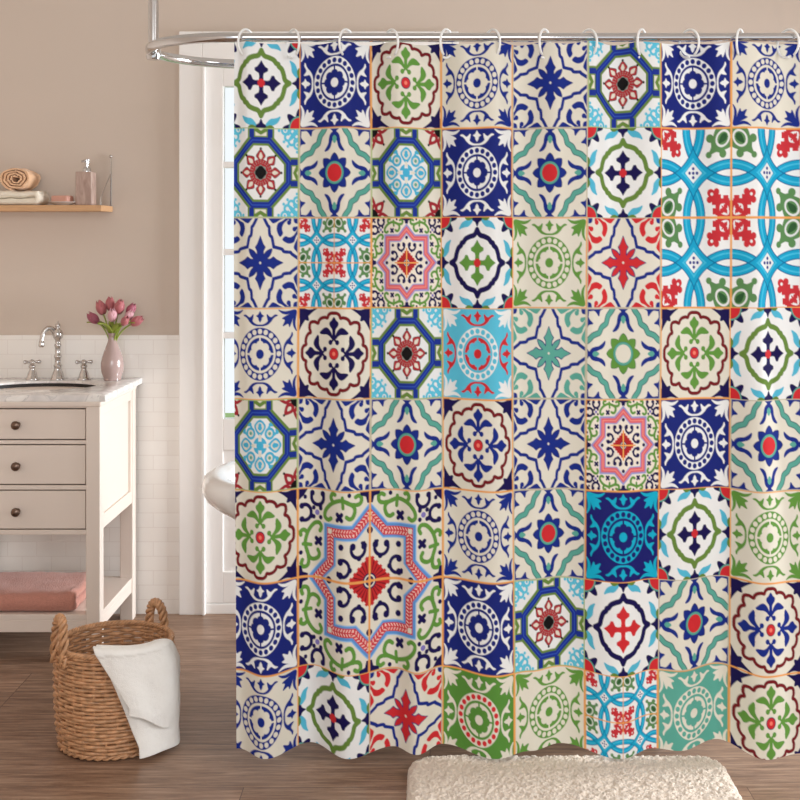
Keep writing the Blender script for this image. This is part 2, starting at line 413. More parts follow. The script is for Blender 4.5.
# ------------------------------------------------------------------ vase + tulips
vx, vy, vz = -1.134, 4.505, .8605
vpr = [(.029, 0), (.031, .002), (.0305, .006), (.033, .014), (.0385, .030), (.0405, .048), (.0400, .062), (.0365, .080), (.0300, .100), (.0225, .120), (.0160, .138), (.0135, .150), (.0140, .158), (.0185, .166), (.0195, .1685),
       (.0175, .1685), (.0120, .158), (.0115, .150), (.0140, .138), (.02, .118), (.02, .03), (.0001, .028)]
tag(MB().lathe([(r, vz + z) for r, z in vpr], vx, vy, 48).build('flower_vase', M['vase']), 'glossy mauve ceramic bottle vase on the marble top holding tulips', 'vase')

def tulip(px, py, ddepth, tilt, matp, label, size=1.0, leaves=0, leafdir=0):
    px = 114.5 + (px - 114.5) * .86; py += 4
    leaves = 1
    D = vy + ddepth
    tx = (px - CX) / F * D; tz = H - (py - CY) / F * D - .004
    root = Vector((vx + (tx - vx) * .10, vy + ddepth * .2, vz + .12))
    top = Vector((tx, D, tz - .016 * size))
    tl = thing('tulip', label, 'tulip', (root.x, root.y, root.z), 'pink tulips in the mauve vase')
    mid = Vector((vx + (tx - vx) * .30, vy + ddepth * .4, vz + .178))
    pts = []
    for i in range(13):
        q = i / 12
        pts.append(root * (1 - q) ** 2 + mid * 2 * q * (1 - q) + top * q * q)
    MB().tube(pts, .0026, 8).build('stem', M['stem'], tl)
    ax = (pts[-1] - pts[-2]).normalized() * .6 + Vector((tilt, 0, .5)); ax.normalize()
    u = ax.orthogonal().normalized(); w = ax.cross(u)
    rot0 = random.random() * 2
    for layer, (rm, hh, nP) in enumerate(((.0140, .052, 3), (.0160, .047, 3))):
        for k in range(nP):
            a0 = rot0 + 2 * PI * k / nP + layer * PI / 3
            rows = []
            for i in range(10):
                q = i / 9
                z = hh * size * q
                r = rm * size * (math.sin(PI * min(1, .12 + q * .80)) ** .75)
                wd = 1.15 * (math.sin(PI * (.10 + .88 * q)) ** .8) * (1.0 if q < .9 else .7)
                row = []
                for j in range(9):
                    s_ = (j / 8 - .5) * 2
                    ang = a0 + s_ * wd
                    rr = r * (1 - .05 * s_ * s_) + (.0012 * q) + .0008 * layer
                    row.append(top + ax * (z - .002 - .003 * size * s_ * s_ * q) + (u * math.cos(ang) + w * math.sin(ang)) * rr)
                rows.append(row)
            po = MB().grid(rows).build('petal', matp, tl, angle=80)
            sol = po.modifiers.new('thick', 'SOLIDIFY'); sol.thickness = .0008; sol.offset = 0
    for q in range(leaves):
        a = leafdir
        dirv = Vector((math.cos(a), math.sin(a), 0))
        base = Vector((vx, vy, vz + .150))
        rows = []
        Ln = .120
        nn = 12
        side = dirv.cross(Vector((0, 0, 1))).normalized()
        for i in range(nn):
            p_ = i / (nn - 1)
            cpos = base + dirv * (.004 + Ln * .72 * p_ ** 1.3) + Vector((0, 0, Ln * (1.0 * p_ - .55 * p_ * p_)))
            wdt = .0115 * math.sin(PI * min(.985, .22 + .77 * p_))
            rows.append([cpos + side * wdt * s_ + Vector((0, 0, .004 * s_ * s_)) for s_ in (-1, -.5, 0, .5, 1)])
        lo = MB().grid(rows).build('leaf', M['leaf'], tl, angle=80)
        sol = lo.modifiers.new('thick', 'SOLIDIFY'); sol.thickness = .0009
tulip(95.0, 312.5, -.01, -.55, M['petal_plum'], 'plum tulip leaning out farthest over the faucet side of the vase', 1.0, 1, PI * 1.02)
tulip(101.5, 304, .01, -.18, M['petal'], 'rose tulip standing tall next to the plum one over the faucet', 1.08, 1, 2.6)
tulip(110, 300.5, .02, -.03, M['petal'], 'tallest rose tulip at the top middle of the bouquet', 1.0, 1, 1.9)
tulip(112, 311.5, -.03, 0.0, M['petal_pale'], 'palest pink tulip at the front centre of the bouquet', .95, 1, -1.9)
tulip(118.5, 303.5, .0, .12, M['petal'], 'upright rose tulip just past the tallest bloom on the door side', 1.08, 1, 1.0)
tulip(130, 305, .02, .3, M['petal_plum'], 'high plum tulip at the back behind two lower blooms on the door side', .95, 1, 0.7)
tulip(128, 311, -.005, .25, M['petal_pale'], 'pale tulip tucked between the high plum bloom and the lowest bud', .85, 1, -.3)
tulip(124, 316, -.03, .15, M['petal'], 'smallest and lowest rose tulip bud of the bouquet', .78, 1, -1.0)
tulip(134.5, 314.5, -.01, .75, M['petal'], 'rose tulip leaning out farthest toward the door casing', 1.0, 1, -.05)

# ------------------------------------------------------------------ pink towel on the lower shelf
def noise3(v, s, seed=0): return mnoise.noise(Vector((v[0] * s + seed, v[1] * s + seed * 1.7, v[2] * s - seed)))
def folded(name, m, x0, x1, yf, yb, z0, layers, th, label, cat, axis='y', seed=1, gap=.001, rough=.0014, droop=0.0):
    """a towel folded into a serpentine of layers; the folds run along x (front edge rounded)"""
    path = []
    r = th / 2 + gap / 2
    for k in range(layers):
        z = z0 + th / 2 + k * (th + gap)
        ys = [yb + (yf - yb) * i / 14 for i in range(15)]
        if k % 2 == 1: ys = ys[::-1]
        path += [(y, z) for y in ys]
        if k < layers - 1:
            zc = z + r; ye = ys[-1]; sg = -1 if ye == yf else 1
            for i in range(1, 8):
                a = PI * i / 8
                path.append((ye + sg * math.sin(a) * r, zc - math.cos(a) * r))
    nx = max(12, int((x1 - x0) / .008))
    hw = th / 2
    prof_o, prof_i = [], []
    P = [Vector((0, y, z)) for y, z in path]
    for i, p in enumerate(P):
        t_ = (P[min(i + 1, len(P) - 1)] - P[max(i - 1, 0)]).normalized()
        nrm = Vector((0, -t_.z, t_.y))
        prof_o.append(p + nrm * hw); prof_i.append(p - nrm * hw)
    loop = prof_o + [P[-1] + (P[-1] - P[-2]).normalized() * hw * .8] + prof_i[::-1] + [P[0] - (P[1] - P[0]).normalized() * hw * .8]
    rows = []
    for i in range(nx + 1):
        x = x0 + (x1 - x0) * i / nx
        inset = 0
        dd = min(i, nx - i)
        sh = 1.0 if dd > 1 else (.86 if dd == 1 else .55)
        row = []
        for q, p in enumerate(loop):
            # pinch ends of each layer towards its centreline
            if q < len(P): cl = P[q]
            elif q == len(P): cl = P[-1]
            elif q <= 2 * len(P): cl = P[2 * len(P) - q]
            else: cl = P[0]
            pp = cl + (p - cl) * sh
            v = Vector((x, pp.y, pp.z))
            n1 = noise3(v, 14, seed) * .004 + noise3(v, 55, seed) * .0018 + noise3(v, 210, seed) * rough
            up = max(0, (v.z - z0) / (layers * th))
            v = v + Vector((noise3(v, 18, seed + 5) * .004 + droop * up * 0, n1 * .6, n1 * up))
            v.z = max(v.z, z0 + .0003)
            row.append(v)
        rows.append(row)
    mb = MB().grid(rows, False, True)
    o = len(mb.v) - len(loop) * (nx + 1); nl = len(loop)
    # end caps: strips between outer and inner profile
    lp = len(P)
    for base, flip in ((o, False), (len(mb.v) - nl, True)):
        for q in range(lp - 1):
            a, b = base + q, base + q + 1; c_, d_ = base + (2 * lp - q), base + (2 * lp - q - 1)
            mb.f.append((a, b, d_, c_))
        mb.f.append((base + lp - 1, base + lp, base + lp + 1)); mb.f.append((base, base + 2 * lp, base + 2 * lp + 1))
    return tag(mb.build(name, m, angle=70), label, cat)
folded('folded_towel', M['pink_terry'], -1.535, -1.153, 4.108, 4.36, SH1 + .0008, 2, .029, 'thick dusty pink towel folded on the lower shelf of the vanity', 'towel', seed=3, gap=.003)

# ------------------------------------------------------------------ wall shelf and what stands on it
SX1, SY0, SZT, SZB = -1.1555, 4.44, 1.4835, 1.4625
shx0 = -1.76
ws = thing('wall_shelf', 'narrow oak shelf on the beige wall with a wire bracket', 'shelf', ((shx0 + SX1) / 2, 4.52, SZB))
MB().box(shx0, SX1, SY0, WY - .002, SZB, SZT).build('shelf_board', M['shelf'], ws, smooth=False, bevel=.002)
for bx in (SX1 - .006, shx0 + .03):
    b = MB()
    zt = H + (CY - 157) * (WY - .006) / F
    b.tube([(bx, WY - .006, SZT - .001), (bx, WY - .006, zt - .02), (bx, WY - .006, zt)], .0028, 8)
    zd = H + (CY - 169) * (WY - .02) / F
    b.tube([(bx, WY - .008, zt - .006), (bx + .002, WY - .012, zt - .03), (bx + .002, WY - .02, zd - .02), (bx, SY0 + .06, SZT + .06), (bx, SY0 + .016, SZT + .030), (bx, SY0 + .010, SZT + .022), (bx, SY0 + .010, SZT - .001)], .0024, 8)
    b.sphere((bx, WY - .008, zt + .002), .006, 10)
    bo = b.build('bracket', M['steel'], ws)
# soap dispenser
px0 = (75.2 - CX) / F * 4.485; px1 = (91.7 - CX) / F * 4.485
DYF = 4.485
sd = thing('soap_dispenser', 'rose stone square soap dispenser with a steel pump on the shelf', 'soap dispenser', ((px0 + px1) / 2, DYF + .03, SZT))
MB().box(px0, px1, DYF, DYF + .062, SZT + .0005, SZT + .120).build('bottle', M['stone'], sd, smooth=False, bevel=.003, seg=3)
pcx, pcy = (px0 + px1) / 2 + .004, DYF + .031
pu = MB().lathe([(.0145, SZT + .120), (.0145, SZT + .131), (.012, SZT + .136), (.0055, SZT + .138), (.0055, SZT + .152), (.010, SZT + .153), (.010, SZT + .164), (.006, SZT + .167), (.0001, SZT + .167)], pcx, pcy, 24)
pu.tube([(pcx, pcy, SZT + .159), (pcx - .004, pcy - .02, SZT + .160), (pcx - .007, pcy - .035, SZT + .157), (pcx - .0075, pcy - .038, SZT + .153)], [.0048, .0042, .0036, .003], 10)
pu.build('pump', M['chrome'], sd, angle=50)
# soap dish and soap
dcx, dcy = (63 - CX) / F * 4.50, 4.50
dp = [(.024, 0), (.026, .001), (.040, .006), (.053, .0115), (.0535, .0130), (.051, .0132), (.038, .0085), (.02, .0065), (.0001, .006)]
tag(MB().lathe([(r, SZT + .0004 + z) for r, z in dp], dcx, dcy, 40, 1.0, .72).build('soap_dish', M['dish']), 'shallow pale oval soap dish on the shelf under the pink bar', 'soap dish')
sb_ = MB().box(-.033, .033, -.023, .023, 0, .026)
so_ = sb_.build('soap_bar', M['soap'], bevel=.006, seg=4); so_.location = (dcx - .002, dcy, SZT + .0092); so_.rotation_euler = (0, 0, -.28)
tag(so_, 'rectangular pink soap bar lying in the oval dish', 'soap')
# white folded towel : folds facing right, so build along y
def side_folded(name, m, x0, x1, y0, y1, z0, layers, th, label):
    path = []; r = th / 2 + .0006
    for k in range(layers):
        z = z0 + th / 2 + k * (th + .0012)
        xs = [x0 + (x1 - (.012 if k in (0,) else 0) - x0) * i / 24 for i in range(25)]
        if k % 2 == 1: xs = xs[::-1]
        path += [(x, z) for x in xs]
        if k < layers - 1:
            xe = xs[-1]; sg = 1 if k % 2 == 0 else -1; zc = z + r
            for i in range(1, 8):
                a = PI * i / 8; path.append((xe + sg * math.sin(a) * r, zc - math.cos(a) * r))
    P = [Vector((x, 0, z)) for x, z in path]; lp = len(P)
    O, I = [], []
    for i, p in enumerate(P):
        t_ = (P[min(i + 1, lp - 1)] - P[max(i - 1, 0)]).normalized(); nr = Vector((-t_.z, 0, t_.x))
        O.append(p + nr * th / 2); I.append(p - nr * th / 2)
    loop = O + I[::-1]; ny = 16; rows = []
    for j in range(ny + 1):
        y = y0 + (y1 - y0) * j / ny; dd = min(j, ny - j); sh = 1 if dd > 1 else (.85 if dd == 1 else .5)
        row = []
        for q, p in enumerate(loop):
            cl = P[q] if q < lp else P[2 * lp - 1 - q]
            pp = cl + (p - cl) * sh; v = Vector((pp.x, y, pp.z))
            n1 = noise3(v, 40, 9) * .0055 + noise3(v, 160, 9) * .0022
            v += Vector((noise3(v, 30, 4) * .003, noise3(v, 60, 2) * .0015, n1 * min(1, (v.z - z0) / .02)))
            v.z = max(v.z, z0 + .0002); row.append(v)
        rows.append(row)
    mb = MB().grid(rows, False, True); nl = len(loop)
    for base in (0, nl * ny):
        for q in range(lp - 1): mb.f.append((base + q, base + q + 1, base + 2 * lp - 2 - q, base + 2 * lp - 1 - q))
    return tag(mb.build(name, m, angle=70), label, 'towel')
tx1 = (40 - CX) / F * 4.5
side_folded('folded_towel', M['cream_terry'], -1.62, tx1 + .003, 4.455, 4.575, SZT + .0006, 2, .0245, 'cream towel folded flat on the wall shelf under the tan roll')
# tan rolled towel (spiral)
rcx, rcz = (17 - CX) / F * 4.47, 0
rc_z = SZT + .0515 + .0420
sp_rows = []
turns = 3.6; r0, r1 = .007, .0415
npt = 120; ths = .0088
ctr = []
for i in range(npt):
    q = i / (npt - 1); a = q * turns * 2 * PI + .6; r = r0 + (r1 - r0) * q
    ctr.append((a, r))
ys = [4.452 + (4.58 - 4.452) * j / 14 for j in range(15)]
out = []
for j, y in enumerate(ys):
    dd = min(j, 14 - j); sh = 1 if dd > 1 else (.9 if dd == 1 else .62)
    A, B = [], []
    for a, r in ctr:
        wob = .0012 * math.sin(3 * a) + .0009 * math.sin(7 * a + y * 60)
        for lst, s_ in ((A, 1), (B, -1)):
            rr = r + wob + s_ * ths / 2 * sh
            v = Vector((rcx + rr * math.cos(a) * 1.28, y + (r1 - r) * (-.10 if j == 0 else 0), rc_z + rr * math.sin(a) * .96))
            k_ = noise3(v, 40, 3) * .004 + noise3(v, 120, 3) * .002
            v += Vector((math.cos(a) * k_, noise3(v, 80, 8) * .0012, math.sin(a) * k_)); lst.append(v)
    out.append(A + B[::-1])
mb = MB().grid(out, False, True); nl = 2 * npt
for base in (0, nl * 14):
    for q in range(npt - 1): mb.f.append((base + q, base + q + 1, base + nl - 2 - q, base + nl - 1 - q))
tag(mb.build('rolled_towel', M['tan_terry'], angle=70), 'tan towel rolled into a spiral on top of the cream folded towel', 'towel')

# ------------------------------------------------------------------ wicker basket
bx, by = -.858, 3.432; BH = .272; RB, RT = .140, .152
def brad(z):
    q = z / BH
    return RB + (RT - RB) * (q ** .7) + .006 * math.sin(PI * q)
bk = thing('laundry_basket', 'round woven wicker laundry basket with two arched handles on the wood floor', 'basket', (bx, by, 0))
NS = 32
w = MB()
rowsn = 27
for k in range(rowsn):
    z = .010 + (BH - .018) * k / (rowsn - 1)
    ph = (k % 2) * PI
    pts = []
    jit = random.uniform(-.0010, .0010); rr0 = .0049 + random.uniform(-.0003, .0006)
    npp = NS * 4
    for i in range(npp):
        a = 2 * PI * i / npp
        r = brad(z) + .0036 * math.cos(NS / 2 * a + ph)
        zz = z + jit + .0012 * math.sin(3 * a + k) + .0008 * math.sin(NS / 2 * a + ph + 1)
        pts.append((bx + r * math.cos(a), by + r * math.sin(a), zz))
    w.tube(pts, rr0, 6, closed=True)
# inner backing weavers at mid rows so the wall reads dense
wo = w.build('woven_wall', M['wick'], bk, angle=180)
stk = MB()
for i in range(NS):
    a = 2 * PI * (i + .5) / NS
    pts = [(bx + brad(z) * math.cos(a), by + brad(z) * math.sin(a), z) for z in [.004 + (BH - .004) * j / 8 for j in range(9)]]
    stk.tube(pts, .0030, 6)
stk.build('stakes', M['wick'], bk, angle=180)
MB().lathe([(.0001, .004), (RB - .002, .004), (RB + .001, .008), (RB - .002, .012), (.0001, .012)], bx, by, 40).build('basket_base', M['wick'], bk)
rm = MB()
for s_ in range(4):
    pts = []
    for i in range(240):
        a = 2 * PI * i / 240; tw = 22 * a + s_ * PI / 2
        r = brad(BH) + .0052 * math.cos(tw); z = BH + .001 + .0048 * math.sin(tw)
        pts.append((bx + r * math.cos(a), by + r * math.sin(a), z))
    rm.tube(pts, .0038, 6, closed=True)
rm.build('rim', M['wick'], bk, angle=180)
ft = MB()
for s_ in range(2):
    pts = []
    for i in range(200):
        a = 2 * PI * i / 200; tw = 20 * a + s_ * PI
        r = RB + .003 + .0036 * math.cos(tw); pts.append((bx + r * math.cos(a), by + r * math.sin(a), .0085 + .0036 * math.sin(tw)))
    ft.tube(pts, .0038, 6, closed=True)
ft.build('foot_rim', M['wick'], bk, angle=180)
for ha in (math.radians(219), math.radians(56)):
    h = MB()
    half = .031; hh = .088 if ha > 2 else .066
    tangent = Vector((-math.sin(ha), math.cos(ha), 0)); rad_ = Vector((math.cos(ha), math.sin(ha), 0))
    base = Vector((bx, by, BH)) + rad_ * (brad(BH) + .001)
    path = []
    for i in range(61):
        q = i / 60; a = PI * q
        dz_ = hh * (math.sin(a) ** .8) - .034 * (1 - math.sin(a)) ** 2
        path.append(base + tangent * (-half * math.cos(a)) + Vector((0, 0, dz_)) + rad_ * (.004 - .004 * math.sin(a)))
    for s_ in range(3):
        pts = []
        for i, p in enumerate(path):
            t_ = (path[min(i + 1, 60)] - path[max(i - 1, 0)]).normalized()
            u = rad_; v = t_.cross(u).normalized(); tw = 4.5 * 2 * PI * i / 60 + s_ * 2 * PI / 3
            pts.append(p + (u * math.cos(tw) + v * math.sin(tw)) * .0078)
        h.tube(pts, .0056, 8)
    # wrap below the rim
    for sd_ in (-1, 1):
        pts = []
        for i in range(50):
            q = i / 49; tw = 2 * PI * 4 * q
            p = base + tangent * (sd_ * half) + Vector((0, 0, -.032 + .036 * q))
            pts.append(p + (rad_ * math.cos(tw) + tangent * math.sin(tw)) * .0085)
        h.tube(pts, .0034, 6)
    h.build('handle', M['wick'], bk, angle=180)

# white towel over the basket rim : two layers of one cloth
def lerp(a, b, t): return a + (b - a) * t
def drape_rows(phiL, phiR, zend, off, inner, seed, nS=46, nT=64):
    rows = []
    for i in range(nT + 1):
        t_ = i / nT; row = []
        for j in range(nS + 1):
            s_ = j / nS
            ze = zend(s_)
            # arc length: inside from z=.20 up to over the rim, then down outside
            up = inner; arc = .045; down = (BH + .018) - ze; Ltot = up + arc + down
            l = t_ * Ltot
            tt = max(0, (l - up - arc * .5) / max(down, 1e-3)); tt = min(tt, 1)
            ph = math.radians(lerp(phiL(tt), phiR(tt), s_))
            R0 = brad(BH) 
            if l < up:
                r = R0 - .017 - .03 * (1 - l / up); z = BH + .012 - (up - l)
            elif l < up + arc:
                a = PI * (l - up) / arc
                r = R0 - .017 * math.cos(a) + .001; z = BH + .012 + .0165 * math.sin(a)
            else:
                dd = l - up - arc; z = BH + .012 - dd * (BH + .012 - ze) / down
                r = max(R0, brad(max(z, .01)) + .003) + .013 + .012 * (dd / .28)
            q = max(0, min(1, (l - up) / .1))
            fold = (.008 * math.sin(ph * 4.3 + seed + 1.5 * tt) + .0035 * math.sin(ph * 9.1 + seed * 2 - tt * 2)) * (.5 + .9 * tt)
            r += off + fold * q + (.004 * q)
            z += .006 * math.sin(ph * 3 + seed) * math.exp(-((l - up - arc / 2) / .03) ** 2)
            v = Vector((bx + r * math.sin(ph), by - r * math.cos(ph), z))
            nn = noise3(v, 30, seed) * .0026 + noise3(v, 130, seed) * .0008
            v += Vector((math.sin(ph), -math.cos(ph), .3)) * nn
            v.z = max(v.z, .006)
            row.append(v)
        rows.append(row)
    return rows
tw = thing('white_towel', 'white terry towel hanging over the front rim of the wicker basket', 'towel', (bx + .1, by - .12, .02))
def eL(tt): return -4 + 38 * min(1, tt * 1.02) ** .8
low = MB().grid(drape_rows(lambda t: eL(t), lambda t: 62 + 34 * min(1, t * 2.4) ** .6 - 9 * t ** 3, lambda s_: .010 + .022 * max(0, s_ - .72) ** 1.2 + .003 * math.sin(5 * s_), 0.0, .05, 2.0))
lo = low.build('under_layer', M['white_terry'], tw, angle=80)
upm = MB().grid(drape_rows(lambda t: -6 + 31 * t ** .9, lambda t: 60 + 14 * math.sin(PI * t), lambda s_: .128 - .055 * s_ + .006 * math.sin(6 * s_), .009, .06, 2.6))
uo = upm.build('top_layer', M['white_terry'], tw, angle=80)
for o in (lo, uo):
    sl = o.modifiers.new('thick', 'SOLIDIFY'); sl.thickness = .0045; sl.offset = 0
    sb2 = o.modifiers.new('round', 'SUBSURF'); sb2.levels = 1; sb2.render_levels = 1

# ------------------------------------------------------------------ rug
def rug():
    x0, x1, y0, y1 = -.057, .752, 2.72, 3.272
    nx, ny = 330, 225
    X, Y = np.meshgrid(np.linspace(-1, 1, nx), np.linspace(-1, 1, ny))
    hx, hy = (x1 - x0) / 2, (y1 - y0) / 2; rc = .075
    # square grid squeezed into a rounded rectangle
    px, py = X * hx, Y * hy
    ex = np.maximum(np.abs(px) - (hx - rc), 0); ey = np.maximum(np.abs(py) - (hy - rc), 0)
    inf = np.maximum(ex, ey); l2 = np.hypot(ex, ey)
    k = np.where(l2 > 1e-9, inf / np.maximum(l2, 1e-9), 1)
    px = np.sign(px) * (np.minimum(np.abs(px), hx - rc) + ex * k); py = np.sign(py) * (np.minimum(np.abs(py), hy - rc) + ey * k)
    d = rc - np.hypot(np.maximum(np.abs(px) - (hx - rc), 0), np.maximum(np.abs(py) - (hy - rc), 0))
    edge = np.minimum(np.minimum(hx - np.abs(px), hy - np.abs(py)), np.maximum(d, 0))
    edge = np.clip(edge, 0, .03)
    z = .030 * np.sqrt(np.clip(1 - (1 - edge / .03) ** 2, 0, 1)) ** .7
    nz = rng.random((ny, nx)); sm = (nz + np.roll(nz, 1, 0) + np.roll(nz, 1, 1) + np.roll(nz, (1, 1), (0, 1))) / 4
    sm2 = np.zeros_like(sm)
    for a in range(-3, 4):
        for b in range(-3, 4): sm2 += np.roll(nz, (a, b), (0, 1)) / 49
    z = z + (z > .004) * ((sm - .5) * .011 + (sm2 - .5) * .016)
    z = np.maximum(z, .0006)
    jx = (rng.random((ny, nx)) - .5) * .0018; jy = (rng.random((ny, nx)) - .5) * .0018
    vs = np.stack([(x0 + x1) / 2 + px + jx, (y0 + y1) / 2 + py + jy, z], -1).reshape(-1, 3)
    idx = np.arange(nx * ny).reshape(ny, nx)
    fs = np.stack([idx[:-1, :-1], idx[:-1, 1:], idx[1:, 1:], idx[1:, :-1]], -1).reshape(-1, 4)
    me = bpy.data.meshes.new('bath_rug'); me.from_pydata(vs.tolist(), [], fs.tolist()); me.materials.append(M['rug'])
    me.polygons.foreach_set('use_smooth', [True] * len(me.polygons))
    o = bpy.data.objects.new('bath_rug', me); C.objects.link(o)
    return tag(o, 'fluffy cream bath rug with rounded corners on the floor below the curtain', 'rug')
rug()

# ------------------------------------------------------------------ tub
tb = thing('bathtub', 'white freestanding bathtub with rolled rim behind the curtain', 'bathtub', (.25, 3.62, 0))
tcx, tcy, ta, tbb, tz = .20, 3.615, .85, .325, .672
def tub_loop(sc_, z, n=72, shx=0):
    pts = []
    for k in range(n):
        a = 2 * PI * k / n; c_, s_ = math.cos(a), math.sin(a)
        # straight-sided oval
        x = (ta - tbb * .95) * (1 if c_ > 0 else -1) * min(1, abs(c_) * 1.6) + tbb * .95 * c_
        pts.append((tcx + (x * sc_), tcy + tbb * s_ * sc_ ** 1.0, z))
    return pts
pr = [(.50, .12), (.62, .15), (.70, .25), (.765, .38), (.815, .48), (.86, .55), (.91, .592), (.955, .612), (.985, .632), (1.0, .662), (.992, .688), (.965, .702), (.93, .700), (.895, .680), (.865, .63), (.78, .45), (.66, .28), (.52, .2), (.3, .18), (.02, .178)]
MB().grid([tub_loop(s_, z) for s_, z in pr] , False, True).build('tub_shell', M['porcelain'], tb, angle=80)
lo_ = tub_loop(.50, .12)
MB().add(lo_, [tuple(range(len(lo_)))]).build('tub_base', M['porcelain'], tb)
for sx in (-1, 1):
    for sy in (-1, 1):
        fxx, fyy = tcx + sx * .38, tcy + sy * .15
        MB().tube([(fxx - sx * .02, fyy - sy * .02, .19), (fxx + sx * .03, fyy + sy * .02, .14), (fxx + sx * .045, fyy + sy * .03, .08), (fxx + sx * .02, fyy + sy * .015, .04), (fxx + sx * .03, fyy + sy * .02, .012), (fxx + sx * .035, fyy + sy * .022, .0)], [.03, .034, .026, .018, .028, .030], 12).build('foot', M['chrome'], tb)

# ------------------------------------------------------------------ hoop rail
RZ, RYF, RYB = 1.879, 3.236, 3.73
ra = thing('curtain_rail', 'chrome hoop shower rail hung from the ceiling by a vertical pipe', 'curtain rail', (-.77, 3.48, RZ))
rcy = (RYF + RYB) / 2; rb = (RYB - RYF) / 2
MB().tube([(-.50, RYF, RZ), (.3, RYF, RZ), (1.3, RYF, RZ)], .0118, 20).build('front_rod', M['chrome'], ra)
MB().tube([(-.50, RYB, RZ), (.3, RYB, RZ), (1.3, RYB, RZ)], .0118, 20).build('rear_rod', M['chrome'], ra)
arc = [(-.485 - .0, RYF, RZ)] + [(-.505 - .262 * math.cos(a), rcy - rb * math.sin(a), RZ) for a in [PI / 2 - PI * i / 48 for i in range(49)]] + [(-.485, RYB, RZ)]
MB().tube(arc, .0135, 20).build('curved_end', M['chrome'], ra)
arc2 = [(1.3 + .262 * math.cos(a), rcy - rb * math.sin(a), RZ) for a in [PI / 2 - PI * i / 32 for i in range(33)]]
MB().tube(arc2, .0135, 20).build('curved_end', M['chrome'], ra)
pxx = -.505 - .262 + .004
pp = MB().tube([(pxx, rcy, RZ - .004), (pxx, rcy, 2.2), (pxx, rcy, CZ - .004)], .0145, 20)
pp.lathe([(.017, RZ - .022), (.0195, RZ - .016), (.0195, RZ + .016), (.017, RZ + .024), (.0001, RZ + .024)], pxx, rcy, 24)
pp.lathe([(.0001, CZ - .014), (.035, CZ - .014), (.035, CZ - .003), (.0001, CZ - .003)], pxx, rcy, 28)
pp.build('ceiling_pipe', M['chrome'], ra, angle=40)

# ------------------------------------------------------------------ printed curtain
CD = RYF; PM = CD / F       # metres per photo pixel on the curtain plane
XB = [226, 298, 370, 442, 513.5, 586, 659, 731, 803, 875]
ZB_PX = [37.5, 128, 217.5, 308, 399, 490, 580, 671, 761.5]
TWN, THN, SS = 100, 124, 4
qx, qy = TWN // 2, THN // 2
gx_ = (np.arange(qx * SS) + .5) / (qx * SS); gy_ = (np.arange(qy * SS) + .5) / (qy * SS)
GX, GY = np.meshgrid(gx_, gy_)
def smooth_closed(P, n=6):
    P = np.asarray(P, float); m = len(P); out = []
    for i in range(m):
        p0, p1, p2, p3 = P[(i - 1) % m], P[i], P[(i + 1) % m], P[(i + 2) % m]
        for k in range(n):
            t = k / n
            out.append(.5 * ((2 * p1) + (-p0 + p2) * t + (2 * p0 - 5 * p1 + 4 * p2 - p3) * t * t + (-p0 + 3 * p1 - 3 * p2 + p3) * t ** 3))
    return np.array(out)
def smooth_open(P, n=6):
    P = np.asarray(P, float); Q = np.vstack([2 * P[0] - P[1], P, 2 * P[-1] - P[-2]]); out = []
    for i in range(1, len(Q) - 2):
        p0, p1, p2, p3 = Q[i - 1], Q[i], Q[i + 1], Q[i + 2]
        for k in range(n):
            t = k / n
            out.append(.5 * ((2 * p1) + (-p0 + p2) * t + (2 * p0 - 5 * p1 + 4 * p2 - p3) * t * t + (-p0 + 3 * p1 - 3 * p2 + p3) * t ** 3))
    out.append(P[-1]); return np.array(out)
def inpoly(x, y, P):
    m = np.zeros(x.shape, bool); n = len(P)
    x0, y0 = P.min(0); x1, y1 = P.max(0)
    box = (x >= x0) & (x <= x1) & (y >= y0) & (y <= y1)
    xs, ys = x[box], y[box]; r = np.zeros(xs.shape, bool)
    for i in range(n):
        ax, ay = P[i]; bx_, by_ = P[(i + 1) % n]
        if ay == by_: continue
        c = ((ay > ys) != (by_ > ys)) & (xs < (bx_ - ax) * (ys - ay) / (by_ - ay) + ax)
        r ^= c
    m[box] = r; return m
def near(x, y, P, w):
    m = np.zeros(x.shape, bool)
    for i in range(len(P) - 1):
        ax, ay = P[i]; bx_, by_ = P[i + 1]
        x0, x1 = min(ax, bx_) - w, max(ax, bx_) + w; y0, y1 = min(ay, by_) - w, max(ay, by_) + w
        b = (x >= x0) & (x <= x1) & (y >= y0) & (y <= y1)
        if not b.any(): continue
        xs, ys = x[b], y[b]; dx, dy = bx_ - ax, by_ - ay; l2 = dx * dx + dy * dy + 1e-12
        t = np.clip(((xs - ax) * dx + (ys - ay) * dy) / l2, 0, 1)
        m[b] |= np.hypot(xs - ax - t * dx, ys - ay - t * dy) < w
    return m
def fat(x, y, Q, g=.008):
    return inpoly(x, y, Q) | near(x, y, np.vstack([Q, Q[:1]]), g)
